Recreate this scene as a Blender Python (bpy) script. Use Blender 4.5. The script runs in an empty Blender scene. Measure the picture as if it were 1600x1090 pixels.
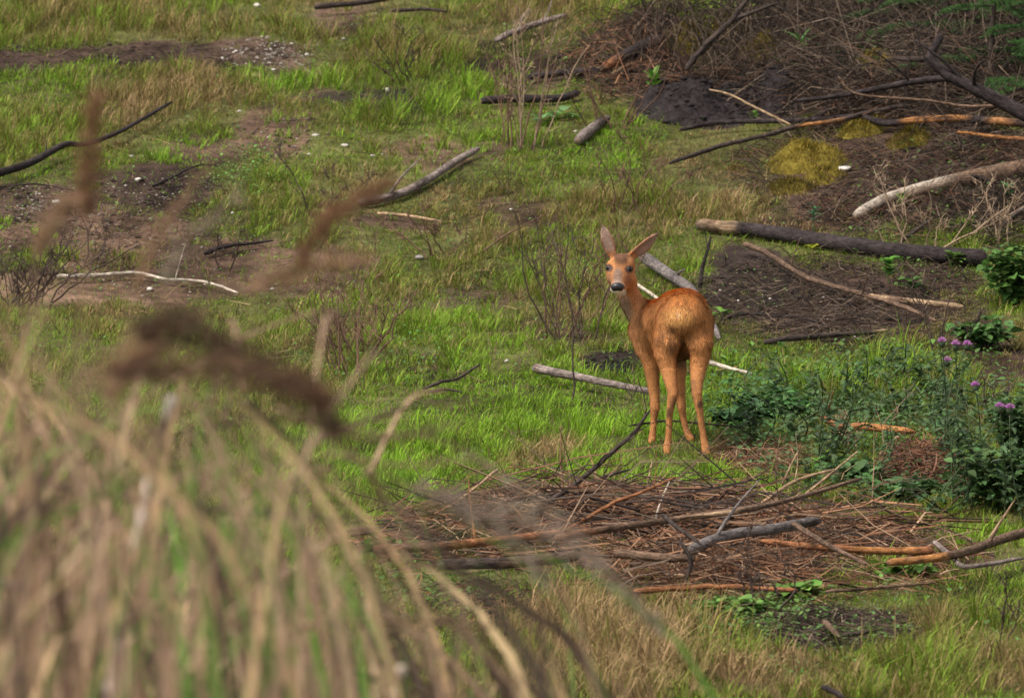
import bpy, math
import numpy as np
from mathutils import Vector

# ------------------------------------------------------------------ camera, sky, sun, exposure
DCAM, HCAM, LENS = 33.0, 2.8, 300.0
FPX = LENS / 36.0 * 1600.0
TH = math.atan(HCAM / DCAM) - 170.0 / FPX          # axis depression: the deer's feet sit at row 715
scene = bpy.context.scene
col = scene.collection
cd = bpy.data.cameras.new('camera'); cam = bpy.data.objects.new('camera', cd); col.objects.link(cam)
cam.location = (0, -DCAM, HCAM); cam.rotation_euler = (math.pi / 2 - TH, 0, 0)
cd.lens = LENS; cd.sensor_width = 36; cd.clip_start = 0.5; cd.clip_end = 2000
cd.dof.use_dof = True; cd.dof.focus_distance = 33.05; cd.dof.aperture_fstop = 11
scene.camera = cam
SUN_EL, SUN_AZ = math.radians(58), math.radians(235)   # soft light from behind and left of the camera
w = bpy.data.worlds.new('World'); scene.world = w; w.use_nodes = True
nt = w.node_tree; bg = nt.nodes['Background']
sky = nt.nodes.new('ShaderNodeTexSky'); sky.sky_type = 'NISHITA'; sky.sun_disc = False
sky.sun_elevation = SUN_EL; sky.sun_rotation = SUN_AZ; sky.dust_density = 3.0; sky.air_density = 1.0
hs = nt.nodes.new('ShaderNodeHueSaturation'); hs.inputs['Saturation'].default_value = 0.18   # cloud-grey sky
nt.links.new(sky.outputs[0], hs.inputs['Color']); nt.links.new(hs.outputs[0], bg.inputs[0])
bg.inputs[1].default_value = 0.078
sd = bpy.data.lights.new('sun', 'SUN'); sd.energy = 1.5; sd.angle = math.radians(11); sd.color = (1, 0.95, 0.87)
sun = bpy.data.objects.new('sun', sd); col.objects.link(sun)
sdir = Vector((math.sin(SUN_AZ) * math.cos(SUN_EL), math.cos(SUN_AZ) * math.cos(SUN_EL), math.sin(SUN_EL)))
sun.rotation_euler = sdir.to_track_quat('Z', 'Y').to_euler(); sun.location = (0, 0, 30)
vs = scene.view_settings
vs.view_transform = 'Standard'; vs.look = 'None'; vs.gamma = 1; vs.use_curve_mapping = False; vs.exposure = 1.45
scene.render.engine = 'CYCLES'
scene.cycles.use_denoising = True
scene.cycles.max_bounces = 6; scene.cycles.transparent_max_bounces = 4

rng = np.random.default_rng(11)
U = lambda a, b, n=None: rng.uniform(a, b, n)

# ------------------------------------------------------------------ noise and projection
def _hash(i, j, s):
    h = (i.astype(np.int64) * 374761393 + j.astype(np.int64) * 668265263 + s * 1274126177) & 0xffffffff
    h = ((h ^ (h >> 13)) * 1274126177) & 0xffffffff
    return ((h ^ (h >> 16)) & 0xffff) / 65535.0
def vnoise(x, y, s=0):
    x = np.asarray(x, float); y = np.asarray(y, float)
    i = np.floor(x); j = np.floor(y); fx = x - i; fy = y - j
    fx = fx * fx * fx * (fx * (fx * 6 - 15) + 10); fy = fy * fy * fy * (fy * (fy * 6 - 15) + 10)
    a = _hash(i, j, s); b = _hash(i + 1, j, s); c = _hash(i, j + 1, s); d = _hash(i + 1, j + 1, s)
    return (a + (b - a) * fx) * (1 - fy) + (c + (d - c) * fx) * fy - 0.5
def fbm(x, y, s=0, o=3):
    r = 0; a = 1.0
    for k in range(o):
        r = r + a * vnoise(x * 2 ** k + 17.3 * k, y * 2 ** k - 9.1 * k, s + k); a *= 0.5
    return r
def sstep(a, b, x):
    t = np.clip((x - a) / (b - a), 0, 1); return t * t * (3 - 2 * t)

_pd = np.array([-400, -40, 0, 6, 9, 11, 15, 18, 20, 22, 26, 30, 33, 35, 38, 41, 45, 50, 60, 90, 200, 600.])
_pz = np.array([1.6, 1.3, 1.15, 1.05, 1.0, .95, .75, .1, -.15, -.22, -.17, -.07, 0, .08, .38, .84, 1.5, 2.4, 4.0, 8, 18, 40.])
_fd = np.arange(-400, 600, 0.25); _fz = np.interp(_fd, _pd, _pz)
_k = np.exp(-np.linspace(-2, 2, 13) ** 2); _k /= _k.sum(); _fz = np.convolve(np.pad(_fz, 6, 'edge'), _k, 'valid')
def gz(x, y):
    x = np.asarray(x, float); y = np.asarray(y, float); d = y + DCAM
    z = np.interp(d, _fd, _fz)
    near = sstep(18, 22, d)
    z = z + near * (0.05 * fbm(x / 1.7, y / 2.6, 3, 2) + 0.022 * fbm(x / .45, y / .6, 9, 2) + 0.008 * vnoise(x / .11, y / .13, 21))
    z = z + 0.30 * sstep(0.9, 2.6, x) * sstep(37.5, 42, d)                       # brash bank
    z = z + 0.20 * np.exp(-((x - 0.78) / .42) ** 2 - ((d - 43.0) / .8) ** 2)      # under the root mound
    z = z - 0.12 * np.exp(-((x + 1.2) / 1.3) ** 2 - ((d - 38) / 1.6) ** 2)        # hollow of bare soil
    return z
def rays(u, v):
    u = np.asarray(u, float); v = np.asarray(v, float)
    a = (u - 800) / FPX; b = (545 - v) / FPX
    return np.stack([a, np.cos(TH) + b * np.sin(TH), -np.sin(TH) + b * np.cos(TH)], -1)
CAM = np.array([0, -DCAM, HCAM])
def at(u, v, y):
    r = rays(u, v); t = (np.asarray(y) + DCAM) / r[..., 1]
    return CAM + r * t[..., None]
_dd = np.concatenate([np.arange(21, 56, .28), np.arange(56, 120, 1.)])
def hit(u, v, lift=0.0):
    u = np.atleast_1d(np.asarray(u, float)); v = np.atleast_1d(np.asarray(v, float))
    out = np.zeros((len(u), 3))
    for c0 in range(0, len(u), 2000):
        r = rays(u[c0:c0 + 2000], v[c0:c0 + 2000])
        t = _dd[None, :] / r[:, 1:2]
        X = r[:, 0:1] * t; Z = HCAM + r[:, 2:3] * t; Y = np.broadcast_to(_dd - DCAM, X.shape)
        g = Z - gz(X, Y) - lift
        neg = g < 0; i = np.where(neg.any(1), neg.argmax(1), len(_dd) - 1); i = np.maximum(i, 1); k = np.arange(len(i))
        a_, b_ = _dd[i - 1].copy(), _dd[i].copy()
        for _ in range(7):
            m_ = (a_ + b_) / 2; t_ = m_ / r[:, 1]; below = HCAM + r[:, 2] * t_ - gz(r[:, 0] * t_, m_ - DCAM) - lift < 0
            b_ = np.where(below, m_, b_); a_ = np.where(below, a_, m_)
        d = (a_ + b_) / 2; tt = d / r[:, 1]
        out[c0:c0 + 2000] = CAM + r * tt[:, None]
    return out
def proj(P):
    q = P - CAM; d = q[..., 1] * math.cos(TH) - q[..., 2] * math.sin(TH); b = q[..., 1] * math.sin(TH) + q[..., 2] * math.cos(TH)
    return 800 + FPX * q[..., 0] / d, 545 - FPX * b / d
def mpp(y): return (y + DCAM) / FPX            # metres per photo pixel at depth y

# ------------------------------------------------------------------ mesh helpers
def mesh_obj(name, V, F, mat, C=None, parent=None, smooth=True, kind=None, label=None, cat=None, group=None):
    V = np.ascontiguousarray(V, np.float32).reshape(-1, 3)
    Fs = [np.ascontiguousarray(f, np.int32) for f in (F if isinstance(F, list) else [F]) if len(f)]
    me = bpy.data.meshes.new(name)
    me.vertices.add(len(V)); me.vertices.foreach_set('co', V.ravel())
    idx = np.concatenate([f.ravel() for f in Fs]); n = np.concatenate([np.full(len(f), f.shape[1], np.int32) for f in Fs])
    me.loops.add(len(idx)); me.loops.foreach_set('vertex_index', idx)
    me.polygons.add(len(n)); me.polygons.foreach_set('loop_start', np.concatenate([[0], np.cumsum(n)[:-1]]).astype(np.int32))
    me.update(calc_edges=True)
    me.polygons.foreach_set('use_smooth', np.full(len(n), bool(smooth)))
    if C is not None:
        C = np.asarray(C, np.float32)
        if C.ndim == 1: C = np.broadcast_to(C, (len(V), 3))
        a = me.color_attributes.new('Col', 'FLOAT_COLOR', 'POINT')
        a.data.foreach_set('color', np.concatenate([C, np.ones((len(V), 1), np.float32)], 1).astype(np.float32).ravel())
    me.materials.append(mat)
    o = bpy.data.objects.new(name, me); col.objects.link(o)
    if parent is not None: o.parent = parent; o.matrix_parent_inverse = parent.matrix_world.inverted()
    tag(o, label, cat, group, kind)
    return o
def bark_coords(o, P, k):
    P = np.asarray(P); s = np.concatenate([[0], np.cumsum(np.linalg.norm(np.diff(P, axis=0), axis=1))]); n = len(P)
    ang = np.linspace(0, 2 * np.pi, k, endpoint=False); co = np.empty(len(o.data.vertices) * 3, np.float32); o.data.vertices.foreach_get('co', co); co = co.reshape(-1, 3)
    A = np.zeros((len(co), 3), np.float32); d = co[:n * k].reshape(n, k, 3) - P[:, None]; r = np.linalg.norm(d, axis=-1)
    A[:n * k] = np.stack([np.broadcast_to(s[:, None] * .16, (n, k)), r * np.cos(ang), r * np.sin(ang)], -1).reshape(-1, 3); A[n * k:] = A[n * k - 2:n * k]
    at_ = o.data.attributes.new('bk', 'FLOAT_VECTOR', 'POINT'); at_.data.foreach_set('vector', (A + (abs(P[0, 0]) * 3.1 % 1)).astype(np.float32).ravel())
    return o
def tag(o, label=None, cat=None, group=None, kind=None):
    for k, v in (('label', label), ('category', cat), ('group', group), ('kind', kind)):
        if v: o[k] = v
    return o
def empty(name, loc, label, cat, group=None):
    o = bpy.data.objects.new(name, None); o.location = Vector([float(c) for c in loc]); o.empty_display_size = .1; col.objects.link(o)
    o.matrix_world = __import__('mathutils').Matrix.Translation(o.location)
    return tag(o, label, cat, group)
class Acc:
    def __init__(s): s.V = []; s.F = {}; s.C = []; s.n = 0
    def add(s, V, F, C):
        V = np.asarray(V).reshape(-1, 3); s.V.append(V)
        for f in (F if isinstance(F, list) else [F]):
            if len(f): s.F.setdefault(f.shape[1], []).append(np.asarray(f) + s.n)
        C = np.asarray(C, float)
        s.C.append(np.broadcast_to(C, V.shape) if C.ndim == 1 else C); s.n += len(V)
    def build(s, name, mat, **k):
        return mesh_obj(name, np.concatenate(s.V), [np.concatenate(f) for f in s.F.values()], mat, np.concatenate(s.C), **k)
def norm(a): return a / np.maximum(np.linalg.norm(a, axis=-1, keepdims=True), 1e-9)
def spline(P, n):
    P = np.asarray(P, float)
    if len(P) == 2: t = np.linspace(0, 1, n)[:, None]; return P[0] * (1 - t) + P[1] * t
    Q = np.vstack([2 * P[0] - P[1], P, 2 * P[-1] - P[-2]])
    s = np.linspace(0, len(P) - 1 - 1e-6, n); i = s.astype(int); t = (s - i)[:, None]
    a, b, c, d = Q[i], Q[i + 1], Q[i + 2], Q[i + 3]
    return .5 * (2 * b + (c - a) * t + (2 * a - 5 * b + 4 * c - d) * t ** 2 + (3 * b - a - 3 * c + d) * t ** 3)
def tube(P, R, k=6, rough=0.0, seed=0):
    P = np.asarray(P, float); n = len(P); R = np.broadcast_to(np.asarray(R, float), (n,))
    T = norm(np.gradient(P, axis=0)); a = np.cross(T, [0, 0, 1.0]); bad = np.linalg.norm(a, axis=1) < .15
    a[bad] = np.cross(T[bad], [0, 1.0, 0.3]); a = norm(a); b = np.cross(a, T)
    ang = np.linspace(0, 2 * np.pi, k, endpoint=False)
    rr = R[:, None] * (1 + rough * 2 * vnoise(np.arange(n)[:, None] * .55 + seed * 7.7, np.cos(ang)[None] * 1.3 + np.sin(ang)[None] * 2.1 + seed, 5))
    V = P[:, None] + rr[..., None] * (a[:, None] * np.cos(ang)[None, :, None] + b[:, None] * np.sin(ang)[None, :, None])
    i = np.arange(n - 1)[:, None] * k; j = np.arange(k)[None]; j2 = (j + 1) % k
    Q = np.stack([i + j, i + j2, i + k + j2, i + k + j], -1).reshape(-1, 4)
    V = np.concatenate([V.reshape(-1, 3), P[:1] - T[:1] * R[0] * .3, P[-1:] + T[-1:] * R[-1] * .3])
    jj = np.arange(k); t1 = np.stack([np.full(k, n * k), (jj + 1) % k, jj], -1); o = (n - 1) * k
    t2 = np.stack([np.full(k, n * k + 1), o + jj, o + (jj + 1) % k], -1)
    return V, [Q, np.concatenate([t1, t2])]
def twigs(P, D, L, R, C, bend=0.15, k=3):
    """many thin bent sticks at once: start P, direction D, length L, radius R, colour C"""
    n = len(P); D = norm(D); s = norm(np.cross(D, rng.normal(size=(n, 3)))); b = np.cross(D, s)
    off = rng.normal(size=(n, 1)) * bend * L[:, None] * s
    st = [P, P + D * L[:, None] * .5 + off, P + D * L[:, None]]
    rs = [R, R * .8, R * .35]
    V = np.zeros((n, 3 * k, 3))
    for q in range(3):
        for m in range(k):
            a = 2 * np.pi * m / k
            V[:, q * k + m] = st[q] + rs[q][:, None] * (s * math.cos(a) + b * math.sin(a))
    f = []
    for q in range(2):
        for m in range(k): f.append([q * k + m, q * k + (m + 1) % k, q * k + k + (m + 1) % k, q * k + k + m])
    F = (np.array(f)[None] + (np.arange(n) * 3 * k)[:, None, None]).reshape(-1, 4)
    return V.reshape(-1, 3), F, np.repeat(C, 3 * k, 0)
def leaves(P, D, N, L, W, C, prof, droop=0.25, fold=0.25):
    """many leaves at once: base P, direction D, face normal N, outline prof = [(t, halfwidth)]"""
    n = len(P); D = norm(D); S = norm(np.cross(D, N)); N = np.cross(S, D); m = len(prof)
    V = np.zeros((n, m * 3, 3))
    for q, (t, w) in enumerate(prof):
        c = P + D * (L * t)[:, None] - np.array([0, 0, 1.0]) * (droop * L * t * t)[:, None]
        V[:, q * 3] = c; e = S * (W * w)[:, None]; up = N * (W * w * fold)[:, None]
        V[:, q * 3 + 1] = c + e + up; V[:, q * 3 + 2] = c - e + up
    f = []
    for q in range(m - 1):
        a = q * 3; f += [[a, a + 3, a + 4, a + 1], [a, a + 2, a + 5, a + 3]]
    F = (np.array(f)[None] + (np.arange(n) * m * 3)[:, None, None]).reshape(-1, 4)
    return V.reshape(-1, 3), F, np.repeat(C, m * 3, 0)
def blades(P, az, H, W, lean, C, Ctip=None):
    """grass blades: five points and three triangles each"""
    n = len(P); d = np.stack([np.cos(az), np.sin(az), 0 * az], -1); s = np.stack([-np.sin(az + .6), np.cos(az + .6), 0 * az], -1)
    up = np.array([0, 0, 1.0])
    m = P + up * (H * .58)[:, None] + d * (H * lean * .35)[:, None]
    t = P + up * (H * (1 - .35 * lean ** 2))[:, None] + d * (H * lean * 1.05)[:, None]
    V = np.stack([P - s * (W * .5)[:, None], P + s * (W * .5)[:, None], m - s * (W * .42)[:, None], m + s * (W * .42)[:, None], t], 1)
    o = (np.arange(n) * 5)[:, None, None]
    T = (np.array([[0, 1, 3], [0, 3, 2], [2, 3, 4]])[None] + o).reshape(-1, 3)
    return V.reshape(-1, 3), T, np.repeat(C, 5, 0)
def jit(base, n, s=.15, hue=.06):
    base = np.asarray(base, float); base = np.broadcast_to(base, (n, 3))
    return np.clip(base * (1 + rng.normal(size=(n, 1)) * s) * (1 + rng.normal(size=(n, 3)) * hue), .004, .9)

# ------------------------------------------------------------------ materials
def mat(name, rough=.8, attr=True, color=(.1, .1, .1), var=.25, scale=30., bump=0., bscale=60., transl=0., spec=.25, sheen=0., dist=.02):
    m = bpy.data.materials.new(name); m.use_nodes = True; t = m.node_tree; N = t.nodes; Lk = t.links
    p = N['Principled BSDF']; p.inputs['Roughness'].default_value = rough; p.inputs['Specular IOR Level'].default_value = spec
    if sheen: p.inputs['Sheen Weight'].default_value = sheen
    tc = N.new('ShaderNodeTexCoord'); nz = N.new('ShaderNodeTexNoise'); nz.inputs['Scale'].default_value = scale; nz.inputs['Detail'].default_value = 4
    Lk.new(tc.outputs['Object'], nz.inputs['Vector'])
    mr = N.new('ShaderNodeMapRange'); mr.inputs[1].default_value = .25; mr.inputs[2].default_value = .75
    mr.inputs[3].default_value = 1 - var; mr.inputs[4].default_value = 1 + var; Lk.new(nz.outputs[0], mr.inputs[0])
    mx = N.new('ShaderNodeMix'); mx.data_type = 'RGBA'; mx.blend_type = 'MULTIPLY'; mx.inputs[0].default_value = 1
    if attr:
        at_ = N.new('ShaderNodeAttribute'); at_.attribute_name = 'Col'; Lk.new(at_.outputs['Color'], mx.inputs[6])
    else: mx.inputs[6].default_value = (*color, 1)
    Lk.new(mr.outputs[0], mx.inputs[7]); Lk.new(mx.outputs[2], p.inputs['Base Color'])
    if bump:
        n2 = N.new('ShaderNodeTexNoise'); n2.inputs['Scale'].default_value = bscale; n2.inputs['Detail'].default_value = 5
        Lk.new(tc.outputs['Object'], n2.inputs['Vector'])
        b = N.new('ShaderNodeBump'); b.inputs['Strength'].default_value = bump; b.inputs['Distance'].default_value = dist
        Lk.new(n2.outputs[0], b.inputs['Height']); Lk.new(b.outputs[0], p.inputs['Normal'])
    if transl:
        tr = N.new('ShaderNodeBsdfTranslucent'); ms = N.new('ShaderNodeMixShader'); ms.inputs[0].default_value = transl
        Lk.new(mx.outputs[2], tr.inputs[0]); Lk.new(p.outputs[0], ms.inputs[1]); Lk.new(tr.outputs[0], ms.inputs[2])
        Lk.new(ms.outputs[0], N['Material Output'].inputs[0])
    return m
M_GROUND = mat('soil', .95, var=.5, scale=14, bump=1., bscale=45, spec=.06)
M_GRASS = mat('grass_blades', .65, var=.12, scale=3, transl=.3, spec=.1)
M_LEAF = mat('leaf', .5, var=.15, scale=25, transl=.25, spec=.18)
M_BARK = mat('bark', .85, var=.45, scale=38, bump=.8, bscale=130, spec=.1, dist=.007)
def streak(m):                                        # bark fissures and flakes that run along the stick
    t = m.node_tree; N = t.nodes; L = t.links; p = N['Principled BSDF']
    at_ = N.new('ShaderNodeAttribute'); at_.attribute_name = 'bk'; nz = N.new('ShaderNodeTexNoise'); nz.inputs['Scale'].default_value = 170; nz.inputs['Detail'].default_value = 5; nz.inputs['Roughness'].default_value = .65
    L.new(at_.outputs['Vector'], nz.inputs['Vector']); mr = N.new('ShaderNodeMapRange'); mr.inputs[1].default_value = .3; mr.inputs[2].default_value = .68; mr.inputs[3].default_value = .35; mr.inputs[4].default_value = 1.7; L.new(nz.outputs[0], mr.inputs[0])
    mx = N.new('ShaderNodeMix'); mx.data_type = 'RGBA'; mx.blend_type = 'MULTIPLY'; mx.inputs[0].default_value = 1
    src = p.inputs['Base Color'].links[0].from_socket; L.new(src, mx.inputs[6]); L.new(mr.outputs[0], mx.inputs[7]); L.new(mx.outputs[2], p.inputs['Base Color'])
    b = N.new('ShaderNodeBump'); b.inputs['Strength'].default_value = .9; b.inputs['Distance'].default_value = .006; L.new(nz.outputs[0], b.inputs['Height']); L.new(p.inputs['Normal'].links[0].from_socket, b.inputs['Normal']); L.new(b.outputs[0], p.inputs['Normal'])
streak(M_BARK)
M_TWIG = mat('dead_twigs', .9, var=.25, scale=20, spec=.08)
M_STONE = mat('pale_stone', .8, var=.25, scale=60, bump=.4, bscale=120)
M_MOSS = mat('moss', .95, var=.3, scale=50, bump=1., bscale=160, spec=.1)
M_COAT = mat('deer_coat', .85, var=.18, scale=45, bump=.35, bscale=220, spec=.08, sheen=.05)
M_HAIR = mat('deer_hair', .8, var=.1, scale=30, spec=.08)
M_EYE = mat('eye', .2, attr=False, color=(.006, .005, .006), var=0, spec=.3)
M_NOSE = mat('nose_pad', .4, attr=False, color=(.012, .011, .013), var=.2, scale=300, spec=.5)
M_HOOF = mat('hoof', .5, attr=False, color=(.03, .022, .018), var=.2)
M_FLOWER = mat('thistle_floret', .7, var=.2, scale=80, transl=.2)

# ------------------------------------------------------------------ what grows where (patches given as photo pixels, laid on the ground)
# u, v, ru, rv, grass cover, soil tone (0 peat .. 1 pinkish), brown litter
BARE = [(150, 92, 340, 24, .04, .3, .2), (430, 86, 80, 30, .06, .45, 0), (250, 298, 125, 40, .12, .3, .15), (150, 375, 200, 46, .13, .72, .15),
        (30, 322, 135, 34, .12, .4, .15), (330, 400, 165, 30, .2, .7, .15), (440, 215, 78, 42, .28, .55, .3), (330, 240, 70, 22, .35, .5, .2), (520, 150, 40, 12, .4, .4, .2), (570, 158, 44, 16, .08, .1, 0),
        (170, 442, 270, 30, .32, .7, .1), (480, 430, 95, 40, .32, .6, .2), (520, 512, 50, 30, .3, .35, .2), (1310, 470, 235, 66, .03, .2, .35),
        (1170, 440, 95, 46, .03, .1, .1), (975, 566, 60, 28, .06, .05, .1), (1130, 158, 125, 42, .02, 0, .1), (1430, 275, 270, 85, .16, .12, .55),
        (1000, 95, 120, 75, .12, .1, .6), (1420, 90, 330, 115, .04, 0, .35), (760, 815, 130, 20, .2, .3, 1), (900, 800, 150, 24, .15, .3, 1), (1060, 815, 190, 30, .08, .25, 1), (1180, 850, 160, 28, .08, .25, 1), (1320, 848, 140, 18, .15, .3, 1), (900, 868, 210, 22, .12, .3, 1), (690, 860, 110, 26, .15, .4, .9), (1420, 872, 90, 14, .2, .3, 1), (1130, 912, 170, 16, .2, .3, .9),
        (1280, 985, 150, 36, .12, .1, .3), (1180, 722, 60, 18, .35, .4, .6), (1440, 752, 90, 28, .03, .35, 1), (700, 470, 110, 20, .4, .35, .2),
        (660, 238, 90, 26, .4, .6, .4), (820, 325, 70, 26, .45, .5, .3), (860, 520, 120, 22, .4, .3, .2), (540, 20, 60, 26, .3, .5, .1),
        (600, 345, 70, 14, .35, .4, .2), (850, 120, 110, 30, .3, .2, .5), (1250, 350, 120, 26, .4, .3, .4), (1560, 560, 60, 60, .3, .2, .4),
        (650, 560, 70, 18, .4, .4, .2), (780, 230, 40, 16, .4, .4, .3), (1480, 880, 120, 24, .3, .4, .6), (760, 950, 120, 40, .35, .3, .4)]
# u, v, ru, rv, lushness (0 straw .. .45 olive .. 1 bright), height m
LUSH = [(740, 690, 330, 95, 1, .085), (1110, 600, 140, 70, .9, .08), (450, 132, 85, 28, .9, .10), (660, 150, 150, 65, .82, .10), (690, 495, 85, 40, .9, .10),
        (900, 650, 210, 55, 1, .08), (1360, 905, 140, 24, .95, .07), (1310, 590, 220, 45, .85, .12), (600, 560, 100, 45, .7, .08), (430, 402, 65, 30, .8, .07),
        (985, 232, 95, 32, .92, .09), (860, 440, 170, 70, .62, .09), (90, 225, 140, 55, .6, .09), (1080, 760, 110, 36, 1, .07), (540, 400, 120, 80, .6, .07),
        (1150, 275, 150, 100, .3, .045), (960, 1000, 190, 90, .12, .15), (835, 708, 75, 22, .25, .06), (230, 35, 260, 45, .36, .17), (300, 175, 180, 45, .3, .10),
        (730, 315, 130, 45, .36, .08), (1500, 1030, 170, 70, .45, .12), (1250, 1060, 150, 40, .22, .12), (1400, 1040, 140, 40, .6, .12), (620, 60, 140, 50, .5, .12),
        (860, 40, 130, 50, .4, .10), (1000, 330, 140, 40, .42, .09), (1570, 430, 70, 70, .75, .14), (500, 300, 130, 40, .5, .06), (1560, 950, 90, 60, .6, .12)]
def veg(x, y):
    x = np.asarray(x, float); y = np.asarray(y, float)
    u, v = proj(np.stack([x, y, gz(x, y)], -1))
    nu = fbm(x / .55, y / 1.3, 31, 3); nv = fbm(x / .5 + 40, y / 1.2, 37, 3); nf = fbm(x / .17, y / .3, 43, 2)
    uu = u + 70 * nu; vv = v + 26 * nv
    cover = np.clip(.93 + .35 * fbm(x / .5, y / 1.0, 51, 2), .45, 1); tone = .4 + .3 * nu; lit = np.clip(.15 + .3 * nv, 0, 1)
    for (a, b, ra, rb, c, t, l) in BARE:
        r = np.sqrt(((uu - a) / ra) ** 2 + ((vv - b) / rb) ** 2); k = 1 - sstep(.72, 1.12, r + .35 * nf)
        cover = cover * (1 - k) + c * k; tone = tone * (1 - k) + t * k; lit = lit * (1 - k) + l * k
    lush = .66 + .42 * fbm(x / .8, y / 1.6, 61, 2) + .35 * fbm(x / .22, y / .4, 67, 2); ht = np.full(x.shape, .058)
    for (a, b, ra, rb, l, h) in LUSH:
        r = np.sqrt(((uu - a) / ra) ** 2 + ((vv - b) / rb) ** 2); k = 1 - sstep(.6, 1.25, r + .3 * nf)
        lush = lush * (1 - k) + (l + .22 * nu + .42 * nf) * k; ht = ht * (1 - k) + h * k
    out = (np.abs(u - 800) > 1500) | (v < -250)
    return np.where(out, .9, cover), np.clip(tone, 0, 1), np.clip(lit, 0, 1), np.clip(lush, 0, 1), ht

# ------------------------------------------------------------------ ground: one sheet, fine where the photograph looks
xs = np.concatenate([-np.geomspace(400, 4.6, 26)[:-1], np.arange(-4.6, 4.6, .045), np.geomspace(4.6, 400, 26)])
ys = np.concatenate([-33 - np.geomspace(300, 1, 14), np.arange(-33, -11, .35), np.arange(-11, 16, .05), np.geomspace(16, 560, 40)])
gx, gy = np.meshgrid(xs, ys); g3 = np.stack([gx, gy, gz(gx, gy)], -1).reshape(-1, 3)
co, to, li, lu, _ = veg(g3[:, 0], g3[:, 1])
peat = np.array([.019, .015, .014]); pink = np.array([.175, .105, .070]); lit_c = np.array([.085, .044, .029]); thatch = np.array([.075, .085, .022])
gc = peat + (pink - peat) * (to ** 1.3)[:, None]; gc = gc * (1 - .65 * li[:, None]) + lit_c * .65 * li[:, None]
gc = gc * (1 - (sstep(.3, .9, co) * .7)[:, None]) + thatch * (sstep(.3, .9, co) * .7)[:, None]
gc *= np.clip(1 + .9 * fbm(g3[:, 0] / .12, g3[:, 1] / .2, 77, 2) + 1.0 * fbm(g3[:, 0] / .5, g3[:, 1] / .8, 81, 2), .3, 2)[:, None]
nx, ny = len(xs), len(ys); i = np.arange(ny - 1)[:, None] * nx + np.arange(nx - 1)[None]
mesh_obj('ground', g3, np.stack([i, i + 1, i + nx + 1, i + nx], -1).reshape(-1, 4), M_GROUND, np.clip(gc, .01, .5), kind='structure')

# ------------------------------------------------------------------ fallen branches, logs and sticks, one thing each
K = dict(burnt=(.034, .026, .025), dark=(.055, .040, .034), brown=(.125, .078, .052), grey=(.20, .155, .135), pale=(.46, .38, .30), red=(.22, .092, .042),
         orange=(.32, .142, .05), ash=(.15, .125, .115), tan=(.33, .22, .13))
LOW = []                       # ground points where grass stays short (beside sticks, under the deer)
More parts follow.
